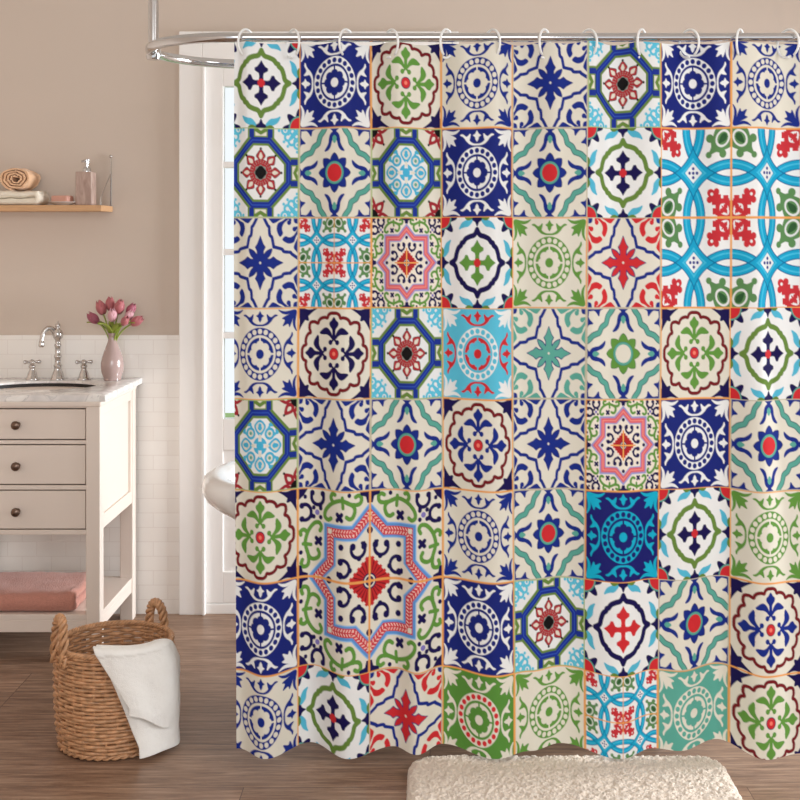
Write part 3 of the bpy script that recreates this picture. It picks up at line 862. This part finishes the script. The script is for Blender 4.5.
class Art:
    """quarter of a tile, mirrored twice afterwards; x,y run 0..1 from the motif's centre to its edge"""
    def __init__(self, bg, x=None, y=None):
        self.x = GX if x is None else x; self.y = GY if y is None else y
        self.img = np.empty(self.x.shape + (3,)); self.img[:] = bg
    def put(self, m, c): self.img[m] = c
    # both mirror images across the diagonal
    def both(self, fn): return fn(self.x, self.y) | fn(self.y, self.x)
    def poly(self, P, c, sm=True):
        P = smooth_closed(P) if sm else np.asarray(P, float)
        self.put(self.both(lambda a, b: fat(a, b, P)), c)
    def axis(self, P, c, sm=True):          # half outline along an axis: points (a,b) with b>=0
        P = list(P); full = P + [(a, -b) for a, b in P[::-1] if b > 1e-6]
        Q = smooth_closed(full) if sm else np.asarray(full, float)
        self.put(self.both(lambda a, b: fat(a, b, Q)), c)
    def diag(self, P, c, sm=True):          # half outline along the diagonal: points (d,e)
        P = list(P); full = P + [(a, -b) for a, b in P[::-1] if b > 1e-6]
        Q = smooth_closed(full) if sm else np.asarray(full, float)
        self.put(fat((self.x + self.y) / 2, (self.x - self.y) / 2, Q, .003), c)
    def dpair(self, P, c):
        Q = smooth_closed(P); d, e = (self.x + self.y) / 2, np.abs(self.x - self.y) / 2
        self.put(inpoly(d, e, Q), c)
    def line(self, P, w, c, sm=True):
        P = smooth_open(P) if sm else np.asarray(P, float)
        self.put(self.both(lambda a, b: near(a, b, P, w)), c)
    def disk(self, cx, cy, r, c): self.put(self.both(lambda a, b: np.hypot(a - cx, b - cy) < r), c)
    def ring(self, cx, cy, r, w, c, a0=None, a1=None):
        def fn(a, b):
            m = np.abs(np.hypot(a - cx, b - cy) - r) < w
            if a0 is not None:
                th = np.degrees(np.arctan2(b - cy, a - cx)) % 360
                m &= ((th - a0) % 360) < ((a1 - a0) % 360)
            return m
        self.put(self.both(fn), c)
    def polar(self): return np.hypot(self.x, self.y), np.arctan2(self.y, self.x)
    def petal8(self, P, c, n=8):            # P half outline in (p,q), repeated n times round the centre
        r, th = self.polar(); st = 2 * PI / n
        f = (th + st / 2) % st - st / 2
        Q = smooth_closed(list(P) + [(a, -b) for a, b in P[::-1] if b > 1e-6])
        self.put(inpoly(r * np.cos(f), r * np.sin(f), Q), c)
    def curl(self, cx, cy, r, w, c, a0, sweep=300):
        th = np.radians(a0 + np.linspace(0, sweep, 26)); rr = r * (1 - .55 * np.linspace(0, 1, 26))
        P = np.stack([cx + rr * np.cos(th), cy + rr * np.sin(th)], 1)
        self.put(self.both(lambda a, b: near(a, b, P, w) | (np.hypot(a - P[-1, 0], b - P[-1, 1]) < w * 1.6)), c)
def S(r, g, b): return s2l((r, g, b))
WHITE = S(238, 239, 238); CREAM = S(228, 223, 208); NAVY = S(24, 17, 78); ROYAL = S(25, 45, 134); DEEP = S(27, 39, 120)
GREEN = S(98, 150, 64); OLIVE = S(104, 136, 60); RED = S(208, 46, 52); MAROON = S(116, 24, 32); CYAN = S(84, 184, 214); AQUA = S(20, 160, 204)
TEAL = S(92, 168, 152); ORANGE = S(236, 164, 90); BLACK = S(18, 14, 14); TURQ = S(22, 186, 214); SKY = S(92, 194, 222); GREY = S(150, 160, 150)
SALMON = S(232, 112, 116); LBLUE = S(120, 170, 220)

def t_cross(frame, cross):
    a = Art(WHITE)
    r = np.hypot(1 - a.x, 1 - a.y); th = np.arctan2(1 - a.y, 1 - a.x)
    a.put(r < .36 + .08 * np.cos(8 * th), NAVY); a.put(r < .275, TEAL); a.put(r < .24, RED)
    a.axis([(1.05, .17), (.95, .13), (.90, .05), (.81, .0)], NAVY)
    a.poly([(.745, .50), (.77, .43), (.79, .35), (.805, .25), (.87, .17), (.93, .13), (.96, .17), (.945, .27), (.915, .36), (.86, .44)], CYAN)
    a.poly([(1.0, .14), (.955, .18), (.945, .27), (1.0, .33)], OLIVE)
    a.line([(.735, 0), (.645, .05), (.605, .10), (.58, .20), (.53, .32), (.455, .385), (.435, .435), (.385, .455), (.32, .53), (.20, .58), (.10, .605), (.05, .645), (0, .735)], .058, frame)
    a.axis([(.05, 0), (.06, .055), (.15, .045), (.22, .06), (.275, .165), (.33, .165), (.36, .10), (.43, .045), (.50, 0)], cross, sm=False)
    a.put(np.hypot(a.x, a.y) < .095, RED)
    return a, None
def t_mandala(bg, fg, orn=None, dots=None, flower=None, inner=None, corner=None):
    orn = fg if orn is None else orn; dots = bg if dots is None else dots; flower = bg if flower is None else flower; inner = fg if inner is None else inner
    corner = fg if corner is None else corner
    a = Art(bg); r, th = a.polar()
    a.put((r < .58) & (r > .415), fg)
    st = 2 * PI / 20; f = (th + st / 2) % st - st / 2
    a.put(np.hypot(r * np.cos(f) - .497, r * np.sin(f)) < .058, dots)
    a.put(r < .36, inner); a.put((r < .37) & (np.minimum(a.x, a.y) < .022), flower)
    a.put(r < .245 + .05 * np.abs(np.cos(4 * th)) ** .7, flower); a.put(r < .105, inner)
    a.axis([(.615, 0), (.62, .10), (.645, .20), (.705, .285), (.765, .335), (.81, .39), (.84, .46), (.855, .40), (.825, .345), (.80, .30), (.815, .25), (.865, .185), (.79, .195), (.72, .21), (.67, .15), (.645, .08), (.64, 0)], orn)
    a.axis([(.70, 0), (.75, .035), (.80, .045), (.835, .10), (.865, .045), (.935, 0)], orn, sm=False)
    a.diag([(.94, 0), (.84, .035), (.76, .07), (.675, .095), (.69, .04), (.60, 0)], corner)
    a.poly([(.945, .94), (.905, .85), (.875, .77), (.86, .68), (.885, .58), (.955, .49), (.93, .58), (.92, .67), (.935, .78), (.955, .88)], corner)
    return a, ORANGE
def t_fleur(col, dot_ring):
    a = Art(CREAM); r, th = a.polar()
    a.put(r > 1.085, NAVY)
    a.dpair([(1.02, .045), (.93, .065), (.84, .12), (.78, .20), (.90, .13), (1.02, .085)], CREAM)
    a.diag([(1.0, 0), (.90, .05), (.80, .05), (.715, 0)], NAVY)
    a.line([(.895, 0), (.888, .085), (.85, .15), (.785, .185), (.795, .255), (.77, .36), (.715, .425), (.66, .455), (.69, .55), (.665, .665), (.55, .69), (.455, .66), (.425, .715), (.36, .77), (.255, .795), (.185, .785), (.15, .85), (.085, .888), (0, .895)], .038, MAROON)
    a.axis([(.30, 0), (.36, .03), (.45, .035), (.54, .045), (.62, .11), (.68, .12), (.73, .06), (.80, 0)], col)
    a.poly([(.32, .01), (.41, .05), (.51, .115), (.565, .195), (.555, .27), (.505, .345), (.455, .395), (.43, .36), (.425, .28), (.425, .20), (.39, .12), (.335, .06)], col)
    a.line([(.36, 0), (.30, .03), (.26, .085)], .026, col); a.disk(.25, .095, .056, col)
    a.put(r < .135, dot_ring); a.put(r < .115, RED); a.put(r < .045, S(238, 130, 110))
    return a, ORANGE
def octa(a):
    return np.maximum(np.maximum(a.x, a.y), (a.x + a.y) * .765)
def t_octagon(kind):
    a = Art(WHITE * .97); o = octa(a)
    out = o > .80
    if kind == 'red':
        a.ring(.955, .63, .085, .030, SKY, 60, 330); a.ring(.80, .70, .075, .030, SKY, 120, 40); a.ring(.93, .82, .06, .026, SKY, 200, 100)
        a.diag([(1.0, 0), (.92, .03), (.82, .035), (.70, 0)], SKY); a.disk(.955, .63, .03, SKY); a.disk(.70, .60, .035, SKY); a.disk(.95, .47, .035, SKY)
    else:
        rr = np.hypot(1 - a.x, 1 - a.y); th = np.arctan2(1 - a.y, 1 - a.x)
        a.img[out] = CREAM
        st = PI / 4; f = (th + st / 2) % st - st / 2; p, q = rr * np.cos(f), rr * np.sin(f)
        Q = smooth_closed([(.14, 0), (.24, .10), (.34, .115), (.50, 0), (.34, -.115), (.24, -.10)]); a.put(inpoly(p, q, Q), S(160, 40, 50))
        Q = smooth_closed([(.26, 0), (.31, .045), (.39, 0), (.31, -.045)]); a.put(inpoly(p, q, Q), CREAM)
        a.put(np.hypot(p - .51, q) < .03, BLACK * 2); a.put(rr < .2, BLACK)
    spur = ((a.x > .78) & (np.abs(a.y - .24) < .062)) | ((a.y > .78) & (np.abs(a.x - .24) < .062))
    spur_o = ((a.x > .78) & (np.abs(a.y - .24) < .105)) | ((a.y > .78) & (np.abs(a.x - .24) < .105))
    gap = ((a.x > .82) & (a.y < .15)) | ((a.y > .82) & (a.x < .15))
    a.put(spur_o, OLIVE)
    a.put((o > .60) & (o < .86), OLIVE); a.put(gap, CREAM)
    a.axis([(1.02, .16), (.93, .15), (.85, .0), (1.02, 0)], OLIVE, sm=False); a.axis([(1.05, .07), (.98, .06), (.945, 0), (1.05, 0)], CREAM, sm=False)
    a.put(spur, ROYAL * 1.2)
    a.put((o > .655) & (o < .79), ROYAL * 1.2)
    a.put((o > .715) & (o < .735), S(52, 88, 190))
    a.put(o < .58, WHITE * .97)
    r, th = a.polar()
    if kind == 'red':
        RD = S(176, 46, 54)
        a.put(r < .30, RD); a.put((r < .285) & (r > .20) & (np.cos(24 * th) > .55) & (np.sin(r * 150) > -.1), GREY)
        a.petal8([(.27, 0), (.29, .06), (.36, .125), (.43, .095), (.52, 0)], BLACK * 4); a.petal8([(.27, 0), (.30, .055), (.36, .11), (.425, .08), (.505, 0)], RD)
        a.petal8([(.295, 0), (.345, .046), (.39, .042), (.455, 0)], CREAM)
        st = PI / 4; f = (th + st / 2) % st - st / 2
        a.put(np.hypot(r * np.cos(f) - .535, r * np.sin(f)) < .03, BLACK * 2)
        a.put(r < .165 + .012 * np.cos(8 * th), GREY * .8); a.put((r < .15) & (a.x + a.y < .185), BLACK)
    else:
        CY_ = S(72, 178, 216)
        a.axis([(.22, 0), (.31, .10), (.42, .155), (.51, .10), (.565, 0)], CY_)
        a.axis([(.30, 0), (.345, .065), (.42, .105), (.485, .06), (.51, 0)], CREAM)
        a.axis([(.34, 0), (.38, .05), (.42, .04), (.46, .035), (.49, 0)], CY_)
        a.line([(.30, .20), (.38, .235), (.455, .28)], .028, CY_); a.disk(.46, .285, .045, CY_); a.disk(.44, .33, .028, CY_)
        d_, e_ = (a.x + a.y) / 2, np.abs(a.x - a.y) / 2
        a.put(np.hypot(d_ - .265, e_) < .095, CY_); a.put(np.hypot(d_ - .265, e_) < .055, CREAM); a.put(np.hypot(d_ - .265, e_) < .028, TEAL)
        a.put((r < .19) & (np.minimum(a.x, a.y) > .045) | (r < .10), CY_); a.axis([(.13, 0), (.19, .03), (.25, 0)], CREAM)
    return a, S(170, 190, 130)
def t_star(star, wave, corner, dia):
    a = Art(CREAM)
    a.line([(1.03, .08), (.98, .10), (.90, .145), (.82, .195), (.785, .23), (.70, .235), (.61, .25), (.565, .30), (.47, .325), (.36, .35), (.35, .36), (.325, .47), (.30, .565), (.25, .61), (.235, .70), (.23, .785), (.195, .82), (.145, .90), (.10, .98), (.08, 1.03)], .038, wave)
    a.poly([(1.0, .70), (.92, .57), (.87, .465), (.76, .43), (.66, .455), (.58, .515), (.65, .58), (.72, .56), (.79, .56), (.88, .61), (.97, .72)], corner)
    a.poly([(1.01, .64), (.955, .51), (.90, .41), (.88, .33), (.93, .27), (1.01, .215), (1.02, .45)], corner)
    a.line([(.89, .745), (.95, .775), (1.0, .73)], .032, corner); a.disk(.89, .745, .055, corner)
    a.diag([(1.0, 0), (.975, .05), (.93, .06), (.89, 0)], dia)
    RIM = S(30, 40, 120)
    a.diag([(0, .01), (.12, .042), (.22, .048), (.31, 0)], RIM); a.axis([(0, .0), (.10, .10), (.20, .085), (.26, .085), (.345, .135), (.42, .075), (.595, 0)], RIM, sm=False)
    a.diag([(.0, .01), (.12, .030), (.21, .034), (.288, 0)], star); a.axis([(0, .0), (.10, .08), (.20, .066), (.27, .066), (.345, .112), (.42, .058), (.56, 0)], star, sm=False)
    r, th = a.polar(); a.put(r < .028, CREAM)
    return a, S(200, 190, 165)
def t_sun(pet, ctr):
    a = Art(CREAM)
    r, th = a.polar()
    W_ = [(1.03, .255), (.94, .305), (.83, .40), (.72, .44), (.655, .465), (.60, .56), (.56, .60), (.465, .655), (.44, .72), (.40, .83), (.305, .94), (.255, 1.03)]
    a.line(W_, .070, S(50, 104, 110)); a.line(W_, .050, TEAL)
    a.poly([(1.02, .46), (.985, .55), (.94, .635), (.83, .665), (.90, .73), (.95, .80), (.945, .90), (.955, .985), (1.02, 1.02), (1.05, .75)], ROYAL)
    a.axis([(1.05, .16), (.99, .13), (.94, .06), (.89, .02), (.89, 0)], ROYAL, sm=False)
    a.axis([(.93, 0), (.91, .05), (.85, .12), (.76, .15), (.66, .165), (.57, .215), (.485, .275), (.50, .19), (.57, .12), (.67, .085), (.76, .05), (.80, 0)], ROYAL)
    a.axis([(.83, 0), (.79, .045), (.74, .05), (.69, .03), (.66, 0)], TEAL)
    st = 2 * PI / 8; f = np.abs((th + st / 2) % st - st / 2) / (st / 2)
    a.put(r < .45 - .13 * f ** 1.3, S(24, 36, 100) if pet is ROYAL else S(60, 110, 50)); a.put(r < .43 - .125 * f ** 1.3, pet)
    a.put(r < .26, S(60, 120, 120)); a.put(r < .25, TEAL); a.put(r < .20, ctr)
    return a, S(200, 190, 165)
def interlace(X, Y):
    a = Art(WHITE, X, Y); x, y = a.x, a.y
    RD = S(200, 50, 58); GR = S(92, 138, 84); DG = S(48, 90, 52)
    for (cx, cy) in ((0, 0), (1, 1)):
        u, v = np.abs(x - cx), np.abs(y - cy); p, q = np.maximum(u, v), np.minimum(u, v)
        m = (p < .215) | ((p < .25) & (np.abs(q - .07) < .035)) | ((p < .26) & (np.abs(q - .19) < .05)); m &= ~((p > .19) & (q < .025))
        m |= np.hypot(u - .275, v - .275) < .045; m |= np.hypot(p - .29, q - .20) < .038; m |= np.hypot(u - .225, v - .225) < .05
        m &= ~(np.hypot(u - .262, v - .262) < .018)
        a.put(m, RD)
        Q = smooth_closed([(.035, .035), (.115, .035), (.155, .075), (.145, .145), (.075, .155), (.035, .115)])
        a.put(inpoly(u, v, Q), WHITE)
        a.put((np.hypot(p - .125, q - .075) < .03) | (np.abs(u - v) < .014) & (u > .05) & (u < .13) | (np.hypot(u - .075, v - .075) < .025), RD)
    for (cx, cy) in ((1, 0), (0, 1)):
        u, v = np.abs(x - cx), np.abs(y - cy); d, e = (u + v) / 2, np.abs(u - v) / 2
        lf = inpoly(d, e, smooth_closed([(.0, .0), (.04, .07), (.11, .10), (.19, .065), (.215, .06), (.24, .03), (.30, .0), (.24, -.03), (.12, -.1), (.02, -.05)]))
        lf |= np.hypot(d - .20, e - .085) < .034; lf |= np.hypot(d - .30, e) < .026
        a.put(lf, GR)
        a.put(np.abs(np.hypot((d - .115) * .8, e) - .054) < .008, WHITE * .9)
        a.put(inpoly(d, e, smooth_closed([(.065, .0), (.10, .03), (.17, .0), (.10, -.03)])), DG)
    A1, A2, A3 = S(12, 112, 160), S(22, 164, 206), S(70, 192, 224)
    def band(cx, cy, m0=None):
        r = np.hypot(x - cx, y - cy); k = np.ones_like(r, bool) if m0 is None else m0
        a.put((np.abs(r - .597) < .058) & k, A1); a.put((np.abs(r - .597) < .045) & k, A2); a.put((np.abs(r - .607) < .009) & k, A3)
    for c_ in ((1, 0), (0, 1), (0, 0), (1, 1)): band(*c_)
    # weave: the rings change places at alternate crossings
    band(1, 0, (x > .5) & (y < .5) & (y > .18) ); band(0, 1, (x < .5) & (y > .5) & (x > .18))
    u, v = np.abs(x - .5), np.abs(y - .5)
    a.put(u + v < .115, WHITE)
    for (du, dv) in ((0, 0), (.05, 0), (0, .05)):
        a.put(np.hypot(u - du, v - dv) < .018, ROYAL)
    return a
def starpoly(X, Y, small=False):
    a = Art(CREAM if not small else S(240, 230, 215), X, Y); x, y = a.x, a.y
    s = np.minimum(np.maximum(x, y) / .555, (x + y) / .765)
    BAND = S(210, 64, 72) if not small else S(226, 104, 108)
    w = 1.0 if not small else 1.15
    gw = .024 * w
    a.line([(.69, .53), (.67, .565), (.68, .60), (.715, .62), (.78, .60), (.855, .52), (.895, .42), (.895, .35), (.86, .25), (.855, .16), (.88, .12), (.93, .115), (.955, .15), (.94, .19)], gw, GREEN)
    a.line([(.88, .30), (.84, .22), (.785, .20), (.72, .225), (.70, .27), (.72, .31)], gw, GREEN); a.line([(.87, .50), (.92, .53), (.965, .51), (.96, .475)], gw, GREEN); a.line([(.93, .37), (.82, .36)], gw * .9, GREEN)
    a.ring(.905, .725, .088, .022 * w, NAVY, 62, 302); a.disk(.945, .80, .034 * w, NAVY); a.disk(.945, .65, .034 * w, NAVY); a.disk(.81, .685, .03, NAVY)
    a.line([(.68, .38), (.745, .44)], .024, NAVY, False); a.line([(.68, .44), (.745, .38)], .024, NAVY, False)
    for dx, dy in ((.05, .05), (-.05, -.05), (.05, -.05), (-.05, .05)): a.disk(.73 + dx, .73 + dy, .026, NAVY)
    a.disk(.73, .73, .032, S(130, 120, 190))
    a.axis([(1.0, 0), (1.0, .13), (.96, .12), (.94, .05), (.87, .03), (.87, 0)], NAVY, sm=False); a.disk(.96, .275, .026, NAVY); a.diag([(1.0, 0), (1.0, .06), (.93, .06), (.92, 0)], NAVY, sm=False); a.disk(.90, .90, .025, NAVY)
    a.put((s > .825) & (s < 1.14), S(96, 150, 214) if not small else S(150, 150, 205))
    a.put((np.abs(s - .838) < .012) | (np.abs(s - 1.128) < .012), LBLUE * 1.2 if not small else S(180, 180, 220))
    a.put((s > .88) & (s < 1.06), BAND)
    if not small:
        hor = (np.maximum(x, y) / .555) <= (x + y) / .80
        tpos = np.where(hor, np.minimum(x, y), np.abs(x - y) * .62)
        v = (tpos * 26 + np.abs(s - .97) * 9) % 1
        a.put((s > .90) & (s < 1.04) & (v < .36) & (np.abs(s - .97) > .012), S(246, 214, 204))
        a.put((np.hypot(x - .545, y - .545) < .03), CREAM); a.put(np.hypot(x - .742, y) < .025, CREAM); a.put(np.hypot(y - .742, x) < .025, CREAM)
    else:
        a.put((np.abs(s - .97) < .02), S(240, 150, 140))
    a.ring(.365, .155, .092, .021 * w, NAVY, 58, 300); a.disk(.395, .075, .04 * w, NAVY); a.disk(.395, .225, .04 * w, NAVY); a.line([(.43, .075), (.43, .10)], .02, NAVY); a.disk(.265, .14, .032, NAVY); a.disk(.387, .387, .036, NAVY); a.disk(.56, .0, .04, NAVY)
    m = x + y
    a.put(m < .29, S(196, 44, 46))
    th = np.arctan2(y, x)
    a.put((m < .27) & (m > .11) & (np.cos(24 * th) > .6), S(112, 24, 34))
    a.put((m < .315) & (m > .28) & (np.cos(60 * (x - y)) > 0), S(196, 44, 46))
    r = np.hypot(x, y)
    a.put(r < .09, NAVY); a.put(r < .072, CREAM); a.put(r < .055, NAVY); a.put(r < .028, S(214, 150, 80))
    if small: a.put((np.minimum(x, y) < .018) & (m < .34), ORANGE)
    return a

def finish(a, border):
    """average the supersamples, mirror the quarter to a full tile"""
    im = a.img
    if border is not None:
        b = (a.x > .972) | (a.y > .978); im[b] = border
    im = im.reshape(qy, SS, qx, SS, 3).mean((1, 3))
    top = np.concatenate([im[:, ::-1], im], 1)
    return np.concatenate([top[::-1], top], 0)
K = {}
K['A1'] = finish(*t_cross(OLIVE, NAVY)); K['A2'] = finish(*t_cross(NAVY, GREEN)); K['A3'] = finish(*t_cross(NAVY, RED))
K['BN'] = finish(*t_mandala(DEEP, WHITE)); K['BC'] = finish(*t_mandala(CREAM, ROYAL)); K['BG'] = finish(*t_mandala(CREAM, GREEN))
K['BL'] = finish(*t_mandala(SKY, WHITE, orn=RED, dots=SKY, flower=SKY, inner=RED)); K['BR'] = finish(*t_mandala(S(88, 142, 60), CREAM, dots=RED))
K['BT'] = finish(*t_mandala(S(28, 30, 108), S(20, 176, 208))); K['BE'] = finish(*t_mandala(TEAL, CREAM))
K['CG'] = finish(*t_fleur(GREEN, NAVY)); K['CN'] = finish(*t_fleur(NAVY, S(120, 40, 60))); K['CB'] = finish(*t_fleur(ROYAL, S(120, 40, 60)))
K['DR'] = finish(*t_octagon('red')); K['DC'] = finish(*t_octagon('cyan'))
K['EB'] = finish(*t_star(ROYAL, ROYAL, ROYAL, ROYAL)); K['ER'] = finish(*t_star(RED, ROYAL, RED, ROYAL)); K['ET'] = finish(*t_star(TEAL, ROYAL, TEAL, ROYAL))
K['FR'] = finish(*t_sun(ROYAL, RED)); K['FG'] = finish(*t_sun(GREEN, CREAM))
def add_lines(a, w=.012):
    a.put((a.x < w) | (a.y < w), ORANGE); return a
K['GS'] = finish(add_lines(interlace(GX, GY)), ORANGE); K['HS'] = finish(starpoly(GX, GY, True), ORANGE)
def big(fn):
    """four tiles share one large motif: each quarter tile-sized"""
    x2 = (np.arange(TWN * 3) + .5) / (TWN * 3); y2 = (np.arange(THN * 3) + .5) / (THN * 3)
    X2, Y2 = np.meshgrid(x2, y2); a = fn(X2, Y2)
    e_ = (X2 < .014) | (Y2 < .014) | (X2 > .988) | (Y2 > .988); a.img[e_] = ORANGE
    im = a.img.reshape(THN, 3, TWN, 3, 3).mean((1, 3))
    return {'br': im, 'bl': im[:, ::-1], 'tr': im[::-1], 'tl': im[::-1, ::-1]}
GB = big(interlace); HB = big(starpoly)
for k_, v_ in GB.items(): K['G' + k_] = v_
for k_, v_ in HB.items(): K['H' + k_] = v_
LAY = ['A1 BN CG BC EB DR BN BC A1', 'DR FR DC BN FR A1 Gtl Gtr BN', 'EB GS HS A2 BG ER Gbl Gbr FR', 'BC CN DR BL ET FG CG A1 DR',
       'DC EB FR CB EB HS BN FR EB', 'CG Htl Htr BC FR BT A1 BG CB', 'BN Hbl Hbr BN DR A3 FR CB BC', 'BC A1 ER BR BG GS BE CG A3']
IMG = np.concatenate([np.concatenate([K[c] for c in row.split()], 1) for row in LAY], 0)
IH, IW = IMG.shape[:2]
# vertex lattice of the cloth, one vertex per printed point
u_px = np.concatenate([np.linspace(XB[i], XB[i + 1], TWN, endpoint=False) for i in range(9)]) + (72 / TWN) * .5
v_px = np.concatenate([np.linspace(ZB_PX[i], ZB_PX[i + 1], THN, endpoint=False) for i in range(8)]) + (90.5 / THN) * .5
keep_u = (u_px >= 235.0) & (u_px <= 826); keep_v = (v_px >= 42.0) & (v_px <= 751.5)
U, V = u_px[keep_u], v_px[keep_v]; IMG = IMG[keep_v][:, keep_u]
xs = (U - CX) * PM; zs = H - (V - CY) * PM
fk = np.array([[200, .2], [237, -.3], [266, 1.0], [310, -1.1], [350, 1.0], [394, -.6], [417, .5], [442, -.9], [494, 1.0], [530, .0], [562, -1.0], [620, 1.0], [655, -.35], [680, .0], [720, -1.5], [762, 1.1], [800, .3], [830, -.6]])
fk2 = np.array([[200, 0], [237, .2], [250, .8], [300, -.6], [343, .8], [370, -.8], [400, .5], [436, -1.1], [470, .3], [495, .9], [520, -.9], [560, .5], [590, .9], [612, -.6], [655, .8], [690, -.9], [722, .4], [755, 1.0], [785, -1.0], [830, .5]])
def cosint(x, tab):
    i = np.clip(np.searchsorted(tab[:, 0], x) - 1, 0, len(tab) - 2)
    t = (x - tab[i, 0]) / (tab[i + 1, 0] - tab[i, 0]); s_ = (1 - np.cos(PI * np.clip(t, 0, 1))) / 2
    return tab[i, 1] * (1 - s_) + tab[i + 1, 1] * s_
fb, ftp = cosint(U, fk), cosint(U, fk2)
tz_ = (zs[0] - zs) / (zs[0] - zs[-1])           # 0 at the top, 1 at the hem
bl = np.clip((tz_ - .05) / .85, 0, 1); bl = bl * bl * (3 - 2 * bl)
amp = .026 + .003 * tz_
DEP = -(amp[:, None] * (ftp[None, :] * (1 - bl[:, None]) + fb[None, :] * bl[:, None])) + .0
XX = np.repeat(xs[None, :], len(zs), 0).copy()
XX += .0025 * np.sin(xs[None, :] * 9 + zs[:, None] * 2.2)
YY = CD + DEP
ring_px = [243, 295, 343, 393, 443, 494, 541, 590, 638, 691, 736, 790]
sag = np.zeros_like(U)
for i in range(len(U)):
    sag[i] = .006 * (1 - max(math.exp(-((U[i] - r_) / 14.0) ** 2) for r_ in ring_px))
hem = -.009 * fb
ZZ = zs[:, None] - sag[None, :] * np.exp(-tz_[:, None] * 14) + hem[None, :] * (tz_[:, None] ** 6)
nr, nc = ZZ.shape
co_ = np.stack([XX, YY, ZZ], -1).reshape(-1, 3).astype(np.float32)
me = bpy.data.meshes.new('shower_curtain')
idx = np.arange(nr * nc, dtype=np.int32).reshape(nr, nc)
quads = np.stack([idx[:-1, :-1], idx[1:, :-1], idx[1:, 1:], idx[:-1, 1:]], -1).reshape(-1, 4)
nq = len(quads)
me.vertices.add(nr * nc); me.vertices.foreach_set('co', co_.ravel())
me.loops.add(nq * 4); me.loops.foreach_set('vertex_index', quads.ravel())
me.polygons.add(nq); me.polygons.foreach_set('loop_start', np.arange(0, nq * 4, 4, dtype=np.int32))
me.polygons.foreach_set('use_smooth', np.ones(nq, bool))
me.update(calc_edges=True)
at = me.color_attributes.new('print', 'FLOAT_COLOR', 'POINT')
cols = np.ones((nr * nc, 4), np.float32); cols[:, :3] = np.clip(IMG.reshape(-1, 3), 0, 1)
at.data.foreach_set('color', cols.ravel())
me.materials.append(M['print'])
cur = bpy.data.objects.new('shower_curtain', me); C.objects.link(cur)
tag(cur, 'long shower curtain printed with colourful patchwork tiles hanging from the chrome rail', 'shower curtain')

# ------------------------------------------------------------------ curtain rings
ring_lab = ['at the free edge of the curtain beside the curved rail end', 'between the green-framed cross tile and the navy mandala tile', 'over the first navy mandala tile', 'between the navy mandala tile and the green fleur tile',
            'between the green fleur tile and the cream mandala tile', 'over the far half of the cream mandala tile', 'over the blue eight-petal star tile', 'between the blue star tile and the octagon tile',
            'over the red-flowered octagon tile', 'over the second navy mandala tile', 'at the near edge of the last cream mandala tile', 'at the far side of the last cream mandala tile']
ring_src = None
for i, (rp, lb) in enumerate(zip(ring_px, ring_lab)):
    if ring_src is None:
        pts = []
        for k in range(41):
            a = math.radians(-100 + 335 * k / 40)
            pts.append((.004 * math.sin(a * .5), .034 * math.cos(a), .036 * math.sin(a)))
        r_o = MB().tube(pts, .0032, 10)
        r_o.sphere(pts[0], .0034, 10); r_o.sphere(pts[-1], .0034, 10)
        ring_src = r_o.build('curtain_ring', M['plastic'], angle=180); o = ring_src
    else:
        o = ring_src.copy(); C.objects.link(o)
    o.location = ((rp + 3 * (1 if i % 2 == 0 else -1) - CX) * PM, CD - .004, 1.8625)
    o.rotation_euler = (0, 0, (-1 if i % 2 == 0 else 1) * math.radians(32))
    tag(o, 'white plastic curtain ring ' + lb, 'curtain ring', 'white rings along the curtain rail')

# ------------------------------------------------------------------ light
w_ = bpy.data.worlds.new('sky'); SC.world = w_; w_.use_nodes = True
bg = w_.node_tree.nodes['Background']; bg.inputs['Color'].default_value = (0.93, 0.97, 1.0, 1); bg.inputs['Strength'].default_value = 0.95
def area(name, loc, target, sx, sy, e, col, spread=180):
    l = bpy.data.lights.new(name, 'AREA'); l.shape = 'RECTANGLE'; l.size = sx; l.size_y = sy; l.energy = e; l.color = col
    o = bpy.data.objects.new(name, l); C.objects.link(o); o.location = loc
    l.spread = math.radians(spread); o.rotation_euler = (Vector(target) - Vector(loc)).to_track_quat('-Z', 'Y').to_euler(); return o
area('window_daylight', (RX - .02, (WY0 + WY1) / 2, (WZ0 + WZ1) / 2), (-1.2, 3.9, .35), WY1 - WY0, WZ1 - WZ0, 45, (.90, .95, 1), 84)
area('side_key', (2.3, 1.2, 1.75), (-.3, 3.5, .9), 1.0, 1.4, 30, (.95, .975, 1))  # added key area light inside the room, rakes the curtain folds
area('front_fill', (-.3, -1.0, 2.0), (-1.0, 4.3, .8), 2.0, 1.4, 40, (.95, .975, 1))  # added fill light behind the camera, brightens the vanity front
